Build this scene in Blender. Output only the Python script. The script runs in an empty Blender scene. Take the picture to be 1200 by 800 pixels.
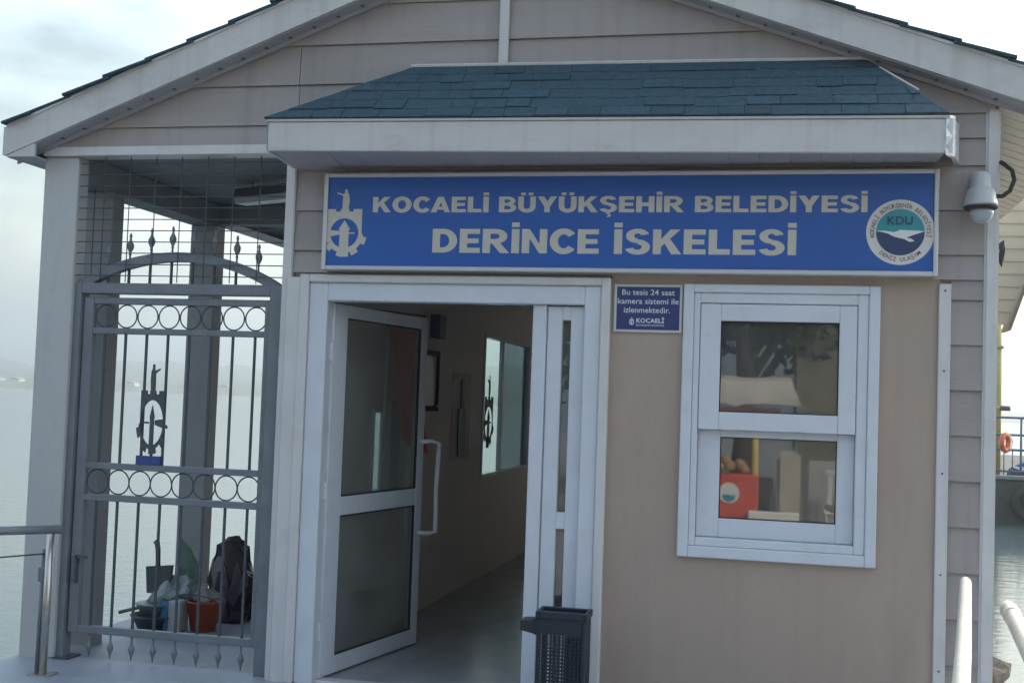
import bpy, bmesh, math, random
from mathutils import Vector, Matrix, noise
random.seed(7)
S = bpy.context.scene
R = math.radians

# ------------------------------------------------------------------ camera
cam_d = bpy.data.cameras.new('camera'); cam = bpy.data.objects.new('camera', cam_d)
S.collection.objects.link(cam); S.camera = cam
cam_d.sensor_width = 36; cam_d.lens = 42.0; cam_d.clip_end = 20000; cam_d.clip_start = 0.05
YAW, PITCH, ROLL = R(12.7), R(2.85), R(2.02)
fw = Vector((-math.sin(YAW)*math.cos(PITCH), math.cos(YAW)*math.cos(PITCH), math.sin(PITCH)))
rt = Vector((math.cos(YAW), math.sin(YAW), 0)); up = rt.cross(fw)
r2 = rt*math.cos(ROLL) + up*math.sin(ROLL); u2 = up*math.cos(ROLL) - rt*math.sin(ROLL)
m = Matrix((r2, u2, -fw)).transposed().to_4x4(); m.translation = (0, -6.45, 1.63)
cam.matrix_world = m

# ------------------------------------------------------------------ sky and sun
SUN_EL, SUN_AZ = 36.0, 46.0          # azimuth: degrees clockwise from +Y (behind the building) towards +X
world = bpy.data.worlds.new('World'); S.world = world; world.use_nodes = True
nt = world.node_tree; N = nt.nodes; Lk = nt.links
bg = N['Background']; bg.inputs['Strength'].default_value = 0.15
sky = N.new('ShaderNodeTexSky'); sky.sky_type = 'NISHITA'; sky.sun_disc = False
sky.sun_elevation = R(SUN_EL); sky.sun_rotation = R(SUN_AZ)
sky.air_density = 1.8; sky.dust_density = 5.0; sky.ozone_density = 2.5
tc = N.new('ShaderNodeTexCoord'); mp = N.new('ShaderNodeMapping'); mp.inputs['Scale'].default_value = (1.2, 1.2, 3.2)
mp.inputs['Rotation'].default_value = (0, 0.35, 0)
nz = N.new('ShaderNodeTexNoise'); nz.inputs['Scale'].default_value = 2.1; nz.inputs['Detail'].default_value = 7; nz.inputs['Roughness'].default_value = .52
rp = N.new('ShaderNodeValToRGB'); rp.color_ramp.elements[0].position = .39; rp.color_ramp.elements[1].position = .60
mx = N.new('ShaderNodeMix'); mx.data_type = 'RGBA'
Lk.new(tc.outputs['Generated'], mp.inputs['Vector']); Lk.new(mp.outputs[0], nz.inputs['Vector']); Lk.new(nz.outputs['Fac'], rp.inputs[0])
Lk.new(rp.outputs[0], mx.inputs['Factor']); Lk.new(sky.outputs[0], mx.inputs['A']); 
hs = N.new('ShaderNodeHueSaturation'); hs.inputs['Saturation'].default_value = .75; hs.inputs['Value'].default_value = 3.0
Lk.new(sky.outputs[0], hs.inputs['Color']); Lk.new(hs.outputs[0], mx.inputs['B'])
Lk.new(mx.outputs['Result'], bg.inputs['Color'])
sd = bpy.data.lights.new('sun', 'SUN'); sun = bpy.data.objects.new('sun', sd); S.collection.objects.link(sun)
sd.energy = 3.0; sd.angle = R(0.6); sd.color = (1.0, .95, .87)
sv = Vector((math.sin(R(SUN_AZ))*math.cos(R(SUN_EL)), math.cos(R(SUN_AZ))*math.cos(R(SUN_EL)), math.sin(R(SUN_EL))))
sun.rotation_euler = sv.to_track_quat('Z', 'Y').to_euler()
S.view_settings.view_transform = 'Standard'; S.view_settings.look = 'None'
S.view_settings.exposure = 0.44; S.view_settings.gamma = 1.0; S.view_settings.use_curve_mapping = False

# ------------------------------------------------------------------ materials
MATS = {}
def mat(name, col, rough=.5, var=.06, vs=6.0, bump=0.0, bs=40.0, metal=0.0, dirt=0.0, dirt_col=(.10,.09,.08), ds=2.5, spec=.5, trans=0.0, stretch=(1,1,1)):
    if name in MATS: return MATS[name]
    m = bpy.data.materials.new(name); m.use_nodes = True; nt = m.node_tree; n = nt.nodes; l = nt.links
    b = n['Principled BSDF']; b.inputs['Roughness'].default_value = rough; b.inputs['Metallic'].default_value = metal
    b.inputs['Specular IOR Level'].default_value = spec
    tc = n.new('ShaderNodeNewGeometry'); mp = n.new('ShaderNodeMapping'); mp.inputs['Scale'].default_value = stretch
    l.new(tc.outputs['Position'], mp.inputs['Vector'])
    a = n.new('ShaderNodeTexNoise'); a.inputs['Scale'].default_value = vs; a.inputs['Detail'].default_value = 5
    l.new(mp.outputs[0], a.inputs['Vector'])
    mr = n.new('ShaderNodeMapRange'); mr.inputs['From Min'].default_value = .25; mr.inputs['From Max'].default_value = .75
    mr.inputs['To Min'].default_value = 1-var; mr.inputs['To Max'].default_value = 1+var
    l.new(a.outputs['Fac'], mr.inputs['Value'])
    mu = n.new('ShaderNodeVectorMath'); mu.operation = 'SCALE'; mu.inputs[0].default_value = col; l.new(mr.outputs[0], mu.inputs['Scale'])
    out = mu.outputs[0]
    if dirt:
        d = n.new('ShaderNodeTexNoise'); d.inputs['Scale'].default_value = ds; d.inputs['Detail'].default_value = 8; d.inputs['Roughness'].default_value = .7
        l.new(mp.outputs[0], d.inputs['Vector'])
        r = n.new('ShaderNodeMapRange'); r.inputs['From Min'].default_value = .52; r.inputs['From Max'].default_value = .75
        r.inputs['To Max'].default_value = dirt; l.new(d.outputs['Fac'], r.inputs['Value'])
        x = n.new('ShaderNodeMix'); x.data_type = 'RGBA'; l.new(r.outputs[0], x.inputs['Factor']); l.new(out, x.inputs['A']); x.inputs['B'].default_value = (*dirt_col, 1)
        out = x.outputs['Result']
    l.new(out, b.inputs['Base Color'])
    if bump:
        c = n.new('ShaderNodeTexNoise'); c.inputs['Scale'].default_value = bs; c.inputs['Detail'].default_value = 4; l.new(mp.outputs[0], c.inputs['Vector'])
        bp = n.new('ShaderNodeBump'); bp.inputs['Strength'].default_value = bump; bp.inputs['Distance'].default_value = .01
        l.new(c.outputs['Fac'], bp.inputs['Height']); l.new(bp.outputs[0], b.inputs['Normal'])
    MATS[name] = m; return m
def glass(name, refl, tint, dust_veil=0.0, fres=1.0, rough=0.0):
    m = bpy.data.materials.new(name); m.use_nodes = True; n = m.node_tree.nodes; l = m.node_tree.links
    n.remove(n['Principled BSDF']); o = n['Material Output']
    t = n.new('ShaderNodeBsdfTransparent'); t.inputs[0].default_value = (*tint, 1)
    g = n.new('ShaderNodeBsdfGlossy'); g.inputs['Roughness'].default_value = rough
    f = n.new('ShaderNodeFresnel'); f.inputs['IOR'].default_value = 1.5
    a = n.new('ShaderNodeMath'); a.operation = 'ADD'; a.inputs[1].default_value = refl; a.use_clamp = True
    q = n.new('ShaderNodeMath'); q.operation = 'MULTIPLY'; q.inputs[1].default_value = fres; l.new(f.outputs[0], q.inputs[0]); l.new(q.outputs[0], a.inputs[0])
    x = n.new('ShaderNodeMixShader'); l.new(a.outputs[0], x.inputs[0])
    d = n.new('ShaderNodeBsdfDiffuse'); d.inputs[0].default_value = (.6,.6,.58,1); e = n.new('ShaderNodeMixShader'); l.new(t.outputs[0], e.inputs[1]); l.new(d.outputs[0], e.inputs[2])
    nz = n.new('ShaderNodeTexNoise'); nz.inputs['Scale'].default_value = 3; gm = n.new('ShaderNodeNewGeometry'); l.new(gm.outputs['Position'], nz.inputs['Vector'])
    dm = n.new('ShaderNodeMath'); dm.operation = 'MULTIPLY'; dm.inputs[1].default_value = dust_veil*2; l.new(nz.outputs['Fac'], dm.inputs[0]); l.new(dm.outputs[0], e.inputs[0])  # dust film doubles as a painted haze that lightens the dark panes
    l.new(e.outputs[0], x.inputs[1]); l.new(g.outputs[0], x.inputs[2]); l.new(x.outputs[0], o.inputs[0])
    return m
white = mat('white_paint', (.56,.56,.565), .38, .05, 3, .06, 60, dirt=.35, dirt_col=(.34,.33,.32), ds=5)
fasc = mat('fascia_paint', (.50,.495,.49), .45, .05, 3, .08, 50, dirt=.45, dirt_col=(.30,.28,.26), ds=3.5, stretch=(1,1,2.5))
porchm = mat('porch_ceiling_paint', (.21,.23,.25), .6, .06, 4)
postm = mat('post_paint', (.43,.44,.445), .45, .06, 2.5, .06, 60, dirt=.5, dirt_col=(.26,.26,.25), ds=2.5, stretch=(2,2,.6))
upvc = mat('white_upvc', (.56,.60,.66), .28, .04, 4, .03, 30, dirt=.4, dirt_col=(.42,.42,.42), ds=6)
siding = mat('taupe_siding', (.315,.284,.274), .55, .06, 3, .25, 70, dirt=.3, dirt_col=(.20,.18,.18), ds=2.2, stretch=(.35,1,3))
panelm = mat('beige_panel', (.365,.288,.238), .6, .08, 1.3, .14, 90, stretch=(1.6,1.6,.45), dirt=.55, dirt_col=(.27,.22,.20), ds=1.6)
soffm = mat('soffit_vinyl', (.33,.34,.37), .5, .04, 4)
ventm = mat('vent_shadow', (.12,.12,.13), .7)
dark = mat('dark_joint', (.02,.02,.022), .8, 0)
steel = mat('grey_painted_steel', (.16,.182,.205), .5, .12, 8, .15, 60, metal=.0, dirt=.45, dirt_col=(.10,.09,.08), ds=9)
steel_d = mat('dark_wire', (.06,.075,.09), .6, .1, 8)
inox = mat('stainless_tube', (.52,.50,.46), .3, .08, 10, .05, 80, metal=.85, dirt=.5, dirt_col=(.25,.18,.12), ds=14)
cream_pipe = mat('cream_pipe', (.72,.68,.58), .35, .08, 8, .08, 60, dirt=.5, dirt_col=(.35,.28,.2), ds=12)
shing = [mat('blue_shingle_%s' % w, c, .9, .25, 30, .8, 180) for w, c in (('dark',(.027,.068,.094)),('mid',(.031,.076,.104)),('pale',(.023,.060,.083)))]
blue = mat('sign_blue', (.024,.100,.37), .35, .05, 3)
blue2 = mat('notice_blue', (.03,.045,.16), .4, .04, 3)
silver = mat('sign_frame_metal', (.55,.56,.57), .4, .05, 8, .05, 60, metal=.3, dirt=.3, dirt_col=(.3,.28,.26), ds=8)
letter = mat('pale_lettering', (.50,.48,.42), .5, .05, 20)
teal = mat('logo_teal', (.03,.26,.30), .5, .03, 5)
navy = mat('logo_navy', (.03,.05,.13), .5, .03, 5)
redink = mat('brown_ink', (.16,.06,.07), .5, .03, 5)
iwall = mat('interior_wall', (.66,.58,.545), .7, .06, 2, .1, 60)
ifloor = mat('interior_floor_tile', (.28,.285,.29), .25, .15, 3, .05, 20)
iceil = mat('interior_ceiling', (.7,.7,.7), .7, .04, 2)
conc = mat('deck_screed', (.27,.30,.34), .55, .12, 2.5, .2, 50, dirt=.45, dirt_col=(.17,.17,.18), ds=1.8)
quaym = mat('quay_concrete', (.055,.057,.055), .85, .3, 1.2, .6, 8, dirt=.7, dirt_col=(.018,.022,.018), ds=.6)
bluep = mat('blue_bin_plastic', (.010,.020,.034), .42, .15, 12, .1, 60)
g_win = glass('window_glass', .115, (.60,.64,.64), .10, 1.0, .018)
g_door = glass('door_glass', .05, (.80,.84,.83), .13, .3)
frost = bpy.data.materials.new('fill_frosted_glass'); frost.use_nodes = True; fn_ = frost.node_tree.nodes; fn_.remove(fn_['Principled BSDF']); ft_ = fn_.new('ShaderNodeBsdfTranslucent'); ft_.inputs[0].default_value = (.58,.58,.57,1); frost.node_tree.links.new(ft_.outputs[0], fn_['Material Output'].inputs[0])  # diffusing pane for the added back window, spreads sun into the room
g_clear = glass('clear_glass', .02, (.80,.88,.86), .02, .1)
g_tint = glass('tinted_glass', .04, (.40,.47,.48), .04, .3)

nt_ = siding.node_tree; oi = nt_.nodes.new('ShaderNodeObjectInfo'); mr_ = nt_.nodes.new('ShaderNodeMapRange'); mr_.inputs['To Min'].default_value = .94; mr_.inputs['To Max'].default_value = 1.05
nt_.links.new(oi.outputs['Random'], mr_.inputs['Value']); bsd = nt_.nodes['Principled BSDF']; src = bsd.inputs['Base Color'].links[0].from_socket
vm_ = nt_.nodes.new('ShaderNodeVectorMath'); vm_.operation = 'SCALE'; nt_.links.new(src, vm_.inputs[0]); nt_.links.new(mr_.outputs[0], vm_.inputs['Scale']); nt_.links.new(vm_.outputs[0], bsd.inputs['Base Color'])
def streaks(m, amt, col):          # faint rain streaks running down
    t = m.node_tree; b = t.nodes['Principled BSDF']; s0 = b.inputs['Base Color'].links[0].from_socket
    g = t.nodes.new('ShaderNodeNewGeometry'); mp = t.nodes.new('ShaderNodeMapping'); mp.inputs['Scale'].default_value = (14,14,.7); n = t.nodes.new('ShaderNodeTexNoise'); n.inputs['Scale'].default_value = 1.0; n.inputs['Detail'].default_value = 6
    t.links.new(g.outputs['Position'], mp.inputs[0]); t.links.new(mp.outputs[0], n.inputs[0])
    r = t.nodes.new('ShaderNodeMapRange'); r.inputs['From Min'].default_value = .52; r.inputs['From Max'].default_value = .72; r.inputs['To Max'].default_value = amt; t.links.new(n.outputs['Fac'], r.inputs['Value'])
    x = t.nodes.new('ShaderNodeMix'); x.data_type = 'RGBA'; t.links.new(r.outputs[0], x.inputs['Factor']); t.links.new(s0, x.inputs['A']); x.inputs['B'].default_value = (*col,1); t.links.new(x.outputs['Result'], b.inputs['Base Color'])
streaks(siding, .35, (.20,.175,.165)); streaks(panelm, .13, (.25,.20,.17)); streaks(fasc, .35, (.32,.29,.26)); streaks(white, .25, (.36,.34,.32))
creamp = mat('cream_plank_paint', (.80,.74,.62), .5, .06, 3, dirt=.3, dirt_col=(.5,.45,.35), ds=4)
# ------------------------------------------------------------------ builders
WL = {}
def root(name, loc, label, cat, group=None):
    o = bpy.data.objects.new(name, None); o.empty_display_size = .2; S.collection.objects.link(o); o.location = loc
    WL[o.name] = Vector(loc); o['label'] = label; o['category'] = cat
    if group: o['group'] = group
    return o
def link(name, me, parent=None, smooth=False, center=True):
    o = bpy.data.objects.new(name, me); S.collection.objects.link(o)
    c = Vector((0,0,0))
    if center and len(me.vertices):
        xs = [v.co for v in me.vertices]; c = Vector([(min(v[i] for v in xs)+max(v[i] for v in xs))/2 for i in range(3)])
        if not parent: c.z = min(v.z for v in xs)
        me.transform(Matrix.Translation(-c))
    WL[o.name] = c
    if parent: o.parent = parent; o.location = c - WL[parent.name]
    else: o.location = c
    if smooth:
        for p in me.polygons: p.use_smooth = True
    return o
def done(name, bm, mt, parent=None, smooth=False):
    bmesh.ops.recalc_face_normals(bm, faces=bm.faces)
    me = bpy.data.meshes.new(name); bm.to_mesh(me); bm.free(); me.materials.append(mt)
    return link(name, me, parent, smooth)
def copy_of(o, loc, parent=None, name=None):       # loc in world
    c = o.copy(); S.collection.objects.link(c)
    WL[c.name] = Vector(loc); c.parent = parent if parent else o.parent
    c.location = Vector(loc) - (WL[c.parent.name] if c.parent else Vector((0,0,0)))
    return c
def struct(o): o['kind'] = 'structure'; return o
def stuff(o): o['kind'] = 'stuff'; return o
def tag(o, label, cat, group=None):
    o['label'] = label; o['category'] = cat
    if group: o['group'] = group
    return o
def hexa(bm, p):          # 8 points: bottom ring 0-3, top ring 4-7
    v = [bm.verts.new(q) for q in p]
    for f in ((0,1,2,3),(7,6,5,4),(0,4,5,1),(1,5,6,2),(2,6,7,3),(3,7,4,0)): bm.faces.new([v[i] for i in f])
    return v
def abox(bm, x0,x1,y0,y1,z0,z1, bev=0, seg=1):
    v = hexa(bm, [(x0,y0,z0),(x1,y0,z0),(x1,y1,z0),(x0,y1,z0),(x0,y0,z1),(x1,y0,z1),(x1,y1,z1),(x0,y1,z1)])
    if bev:
        es = set(e for q in v for e in q.link_edges); bmesh.ops.bevel(bm, geom=list(es), offset=bev, segments=seg, affect='EDGES')
def box(name, x0,x1,y0,y1,z0,z1, mt, parent=None, bev=0, seg=1):
    bm = bmesh.new(); abox(bm, x0,x1,y0,y1,z0,z1, bev, seg); return done(name, bm, mt, parent)
def frame(bm, x0,x1,z0,z1, wl,wr,wb,wt, y0,y1, bev=.003):     # rectangular frame in XZ, members butted
    abox(bm, x0,x0+wl,y0,y1,z0,z1,bev); abox(bm, x1-wr,x1,y0,y1,z0,z1,bev)
    if wb: abox(bm, x0+wl,x1-wr,y0+.001,y1,z0,z0+wb,bev)
    if wt: abox(bm, x0+wl,x1-wr,y0+.001,y1,z1-wt,z1,bev)
def prism(bm, pts, y0, y1):                       # pts: (x,z) outline
    a = [bm.verts.new((x,y0,z)) for x,z in pts]; b = [bm.verts.new((x,y1,z)) for x,z in pts]
    bm.faces.new(a); bm.faces.new(b[::-1]); k = len(pts)
    for i in range(k): bm.faces.new((a[i], b[i], b[(i+1)%k], a[(i+1)%k]))
def tube(bm, pts, r, seg=8, cap=True):
    pts = [Vector(p) for p in pts]; rings = []
    rs = r if isinstance(r, (list,tuple)) else [r]*len(pts)
    pr = None
    for i, p in enumerate(pts):
        d = (pts[min(i+1,len(pts)-1)] - pts[max(i-1,0)]).normalized()
        if pr is None: a = d.orthogonal().normalized()
        else: a = (pr - d*pr.dot(d)).normalized()
        pr = a; b = d.cross(a)
        rings.append([bm.verts.new(p + (a*math.cos(t)+b*math.sin(t))*rs[i]) for t in [2*math.pi*k/seg for k in range(seg)]])
    for i in range(len(rings)-1):
        for k in range(seg): bm.faces.new((rings[i][k], rings[i][(k+1)%seg], rings[i+1][(k+1)%seg], rings[i+1][k]))
    if cap: bm.faces.new(rings[0][::-1]); bm.faces.new(rings[-1])
def tub(name, pts, r, mt, parent=None, seg=8):
    bm = bmesh.new(); tube(bm, pts, r, seg); return done(name, bm, mt, parent, True)
def lathe(bm, cx, cy, prof, seg=16):              # prof: (r,z)
    rings = [[bm.verts.new((cx+r*math.cos(2*math.pi*k/seg), cy+r*math.sin(2*math.pi*k/seg), z)) for k in range(seg)] for r,z in prof]
    for i in range(len(rings)-1):
        for k in range(seg): bm.faces.new((rings[i][k], rings[i][(k+1)%seg], rings[i+1][(k+1)%seg], rings[i+1][k]))
    bm.faces.new(rings[0][::-1]); bm.faces.new(rings[-1])
def text_mesh(s, bold=0.0, sp=1.0):
    c = bpy.data.curves.new('t', 'FONT'); c.body = s; c.size = 1; c.offset = bold; c.resolution_u = 3; c.extrude = .01; c.space_character = sp
    o = bpy.data.objects.new('t', c); S.collection.objects.link(o); bpy.context.view_layer.update()
    me = bpy.data.meshes.new_from_object(o.evaluated_get(bpy.context.evaluated_depsgraph_get()))
    bpy.data.objects.remove(o); bpy.data.curves.remove(c); return me
def block_text(s, x0, x1, z0, h, y, mt, parent):
    """heavy grotesque capitals built stroke by stroke (cap height 1), one object per letter"""
    def arc(cx, cy, ro, ri, a0, a1, n=18):
        q = []
        for i in range(n):
            t0, t1 = R(a0+(a1-a0)*i/n), R(a0+(a1-a0)*(i+1)/n)
            q.append([(cx+ri[0]*math.cos(t0),cy+ri[1]*math.sin(t0)),(cx+ro[0]*math.cos(t0),cy+ro[1]*math.sin(t0)),(cx+ro[0]*math.cos(t1),cy+ro[1]*math.sin(t1)),(cx+ri[0]*math.cos(t1),cy+ri[1]*math.sin(t1))])
        return q
    def r(a,b,c,d): return [(a,c),(b,c),(b,d),(a,d)]
    dot = lambda x: [r(x-.135,x+.135,1.08,1.27)]
    G_ = {'I':(.27,[r(0,.27,0,1)]), 'E':(.72,[r(0,.27,0,1),r(.27,.72,0,.21),r(.27,.67,.40,.60),r(.27,.71,.79,1)]), 'L':(.69,[r(0,.27,0,1),r(.27,.69,0,.22)]),
      'H':(.86,[r(0,.27,0,1),r(.59,.86,0,1),r(.27,.59,.38,.61)]), 'N':(.87,[r(0,.26,0,1),r(.61,.87,0,1),[(.26,.62),(.26,1),(.61,.38),(.61,0)]]),
      'K':(.92,[r(0,.27,0,1),[(.27,.30),(.27,.60),(.57,1),(.90,1)],[(.37,.45),(.56,.62),(.94,0),(.61,0)]]),
      'A':(.96,[[(0,0),(.28,0),(.635,1),(.345,1)],[(.98,0),(.70,0),(.49,.72),(.635,1)],[(.27,.17),(.71,.17),(.65,.36),(.33,.36)]]),
      'Y':(.94,[[(0,1),(.31,1),(.605,.44),(.335,.36)],[(.94,1),(.63,1),(.47,.68),(.605,.36)],r(.335,.605,0,.44)]),
      'D':(.88,[r(0,.27,0,1),r(.27,.38,0,.22),r(.27,.38,.78,1)]+arc(.38,.5,(.50,.5),(.22,.28),-90,90)),
      'O':(.98,arc(.49,.5,(.49,.53),(.205,.29),0,360,32)), 'C':(.86,arc(.48,.5,(.48,.53),(.20,.29),38,322,26)),
      'U':(.86,[r(0,.27,.38,1),r(.59,.86,.38,1)]+arc(.43,.38,(.43,.40),(.16,.17),180,360)),
      'B':(.86,[r(0,.27,0,1),r(.27,.46,0,.19),r(.27,.46,.42,.60),r(.27,.44,.82,1)]+arc(.43,.725,(.38,.275),(.13,.095),-90,90,12)+arc(.45,.29,(.41,.29),(.14,.10),-90,90,12)),
      'R':(.92,[r(0,.27,0,1),r(.27,.48,.39,.58),r(.27,.48,.80,1),[(.34,.39),(.60,.44),(.94,0),(.62,0)]]+arc(.46,.695,(.40,.305),(.13,.105),-90,90,12)),
      'S':(.84,arc(.42,.735,(.39,.290),(.12,.10),15,270,18)+arc(.42,.285,(.42,.31),(.14,.11),90,-165,18))}
    G_['İ'] = (.27, G_['I'][1]+dot(.135)); G_['Ü'] = (.86, G_['U'][1]+[r(.13,.36,1.08,1.25),r(.50,.73,1.08,1.25)])
    G_['Ş'] = (.84, G_['S'][1]+[r(.36,.50,-.14,-.02)]+arc(.42,-.19,(.15,.10),(.03,.02),-120,80,8))
    w = 0
    for ch in s: w += .42 if ch == ' ' else G_[ch][0]+.09
    k = (x1-x0)/(w-.09); x = x0
    for ch in s:
        if ch == ' ': x += .42*k; continue
        if ch == 'A': x -= .05*k
        bm = bmesh.new()
        for n_, pl_ in enumerate(G_[ch][1]): prism(bm, [(x+a*k, z0+b*h) for a,b in pl_], y-.0008-(n_%7)*.00006, y)
        bmesh.ops.remove_doubles(bm, verts=bm.verts, dist=.00001); done('letter', bm, mt, parent); x += (G_[ch][0]+.09)*k
def lettering(name, s, x0, x1, z0, z1, y, mt, parent, bold=.0, capref=None, zskew=0):
    """place text so that its capitals run from z0 to z1 and its width from x0 to x1, on a plane facing -Y"""
    me = text_mesh(s, bold, 1.0+bold*1.6); H = text_mesh('E', bold)
    hz = max(v.co.y for v in H.vertices); lz = min(v.co.y for v in H.vertices); xs = [v.co.x for v in me.vertices]
    a, b = min(xs), max(xs); zs = [v.co.z for v in me.vertices]; zm = min(zs)
    for v in me.vertices:
        x, yy, zz = v.co; v.co = (x0+(x-a)/(b-a)*(x1-x0), y - (zz-zm)*.1, z0+(yy-lz)/(hz-lz)*(z1-z0))
    me.materials.clear(); me.materials.append(mt)
    if name != 'letter': return link(name, me, parent)
    bm = bmesh.new(); bm.from_mesh(me); seen = set(); isl = []
    for f in bm.faces:
        if f in seen: continue
        st = [f]; seen.add(f); cur = []
        while st:
            g = st.pop(); cur.append(g)
            for e in g.edges:
                for h in e.link_faces:
                    if h not in seen: seen.add(h); st.append(h)
        x_ = [v.co.x for g in cur for v in g.verts]; isl.append([min(x_), max(x_), cur])
    isl.sort(key=lambda q: q[0]); grp = []
    for a_, b_, cur in isl:
        if grp and a_ < grp[-1][1]-.35*min(b_-a_, grp[-1][1]-grp[-1][0]): grp[-1][1] = max(grp[-1][1], b_); grp[-1][2] += cur
        else: grp.append([a_, b_, list(cur)])
    for a_, b_, cur in grp:
        vm = {}; vs = []; fs = []
        for g in cur:
            for v in g.verts:
                if v not in vm: vm[v] = len(vs); vs.append(tuple(v.co))
            fs.append([vm[v] for v in g.verts])
        q = bpy.data.meshes.new('letter'); q.from_pydata(vs, [], fs); q.materials.append(mt); link('letter', q, parent)
    bm.free()

# ------------------------------------------------------------------ water, far shores
def water_mat():
    m = bpy.data.materials.new('sea_water'); m.use_nodes = True; n = m.node_tree.nodes; l = m.node_tree.links; b = n['Principled BSDF']
    b.inputs['Base Color'].default_value = (.055,.085,.095,1); b.inputs['Roughness'].default_value = .12; b.inputs['IOR'].default_value = 1.33
    g = n.new('ShaderNodeNewGeometry'); mp = n.new('ShaderNodeMapping'); mp.inputs['Scale'].default_value = (1,1.8,1); l.new(g.outputs['Position'], mp.inputs['Vector'])
    a = n.new('ShaderNodeTexNoise'); a.inputs['Scale'].default_value = 1.6; a.inputs['Detail'].default_value = 6; l.new(mp.outputs[0], a.inputs['Vector'])
    bp = n.new('ShaderNodeBump'); bp.inputs['Strength'].default_value = .12; bp.inputs['Distance'].default_value = .12
    l.new(a.outputs['Fac'], bp.inputs['Height']); l.new(bp.outputs[0], b.inputs['Normal']); return m
WZ = -1.6
bm = bmesh.new(); v = [bm.verts.new(p) for p in ((-3600,-3600,WZ),(3600,-3600,WZ),(3600,3600,WZ),(-3600,3600,WZ))]; bm.faces.new(v)
struct(done('sea_water', bm, water_mat()))
shore_m = mat('shore_scrub', (.10,.12,.09), .9, .4, .02, 0)
hill_m = mat('hill_forest', (.06,.09,.06), .9, .3, .004, 0)
def ridge(name, mt, dist, hmin, hmax, seed, depth, a0=-75, a1=75, n=160, fq=6, z0=WZ-1):
    bm = bmesh.new(); rows = []
    for i in range(n+1):
        a = R(a0+(a1-a0)*i/n); h = hmin+(hmax-hmin)*max(0, .5+.9*noise.fractal(Vector((i*fq/n, seed, 0)), .9, 2.1, 5))
        d = Vector((math.sin(a), math.cos(a), 0)); row = []
        for k, (dd, hh) in enumerate(((0, 0), (.06, .35), (.35, .72), (.7, 1), (1, .8))):
            row.append(bm.verts.new(d*(dist+depth*dd+10*noise.noise(Vector((i*.4,k,seed)))) + Vector((0,0,z0+(h+1)*hh+ (1.0 if k else 0)))))
        rows.append(row)
    for i in range(n):
        for k in range(4): bm.faces.new((rows[i][k], rows[i+1][k], rows[i+1][k+1], rows[i][k+1]))
    return struct(done(name, bm, mt, None, True))
ridge('far_shore', shore_m, 1000, 6, 17, 3.3, 350, n=300, fq=30)
ridge('hills', hill_m, 1650, 22, 58, 8.7, 500, fq=9, a1=2); ridge('hills', hill_m, 2200, 45, 120, 5.7, 700, a0=2, fq=6)
# a few pale houses on the far shore; the leftmost two stand in for sun glints
hw = mat('far_house_wall', (.6,.6,.58), .7, .05, 1)
for a, lab in ((-36.1,'tiny pale house standing in for a sun glint on the hazy shore left of the porch, the left one of two'),(-35.3,'tiny pale house standing in for a sun glint on the hazy shore left of the porch, the right one of two'),
        (-30.4,'tiny pale house on the hazy shore just left of the gate emblem'),(-26.2,'tiny pale house on the hazy shore seen through the right bars of the gate'),(11.9,'tiny pale house on the far shore right of the yellow quay post')):
    d = 1030; x, y = math.sin(R(a))*d, math.cos(R(a))*d; w, h = 8.0, 3.0
    hr = root('shore_house', (x,y,WZ), lab, 'house', 'houses on the far shore')
    bm = bmesh.new(); abox(bm, x-w/2,x+w/2,y-4,y+4,WZ,WZ+4+h); done('wall', bm, hw, hr)
    bm = bmesh.new(); prism(bm, [(x-w/2-.5,WZ+4+h),(x+w/2+.5,WZ+4+h),(x,WZ+4+h+1.5)], y-4.5, y+4.5); done('roof', bm, mat('far_roof',(.3,.22,.2),.8), hr)

# ------------------------------------------------------------------ deck and quay behind the camera
struct(box('deck', -4.46, 1.95, -3.4, .30, -.30, 0, conc, None, .012))
struct(box('porch_floor', -4.46, -2.72, .30, 2.15, -.30, -.004, conc))
struct(box('quay_ground', -40, 60, -60, -3.4, -2.6, -.02, mat('quay_paving', (.20,.195,.185), .85, .2, .8, .4, 20, dirt=.5, ds=.7)))
for x, y, lab in ((-4.2,-.2,'front left corner of the porch'),(-4.2,1.9,'back left porch post'),(.8,-.2,'front right corner of the office'),(.8,3.5,'middle of the right office wall'),(-2.4,6.6,'back left corner of the office'),(.8,6.6,'back right corner of the office')):
    tag(tub('deck_pile', [(x,y,-2.8),(x,y,-.30)], .14, quaym, None, 12), 'round concrete pile under the '+lab, 'pile', 'concrete piles carrying the deck')

# ------------------------------------------------------------------ the ferry office
B = root('ferry_office', (-1.5, 3.5, 0), 'taupe clapboard ferry office with white trim, blue shingled door canopy and gabled roof', 'building')
AX, SL, SR, AT, AB = -1.545, .393, .366, 4.37, 4.20         # ridge x, slopes, top and bottom of rake at the ridge
def rake(x, a): return a - (SL*(AX-x) if x < AX else SR*(x-AX))
def rake_x(z, a): return AX-(a-z)/SL, AX+(a-z)/SR
def board(z0, z1, xl0, xr0, xl1, xr1, yb=0.0):
    j = random.uniform(-.0015,.0015); bm = bmesh.new()
    hexa(bm, [(xl0,yb-.022+j,z0),(xr0,yb-.022+j,z0),(xr0,yb+.012,z0),(xl0,yb+.012,z0),(xl1,yb-.007+j,z1),(xr1,yb-.007+j,z1),(xr1,yb+.012,z1),(xl1,yb+.012,z1)])
    return done('siding_board', bm, siding, B)
P = .2305
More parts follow.
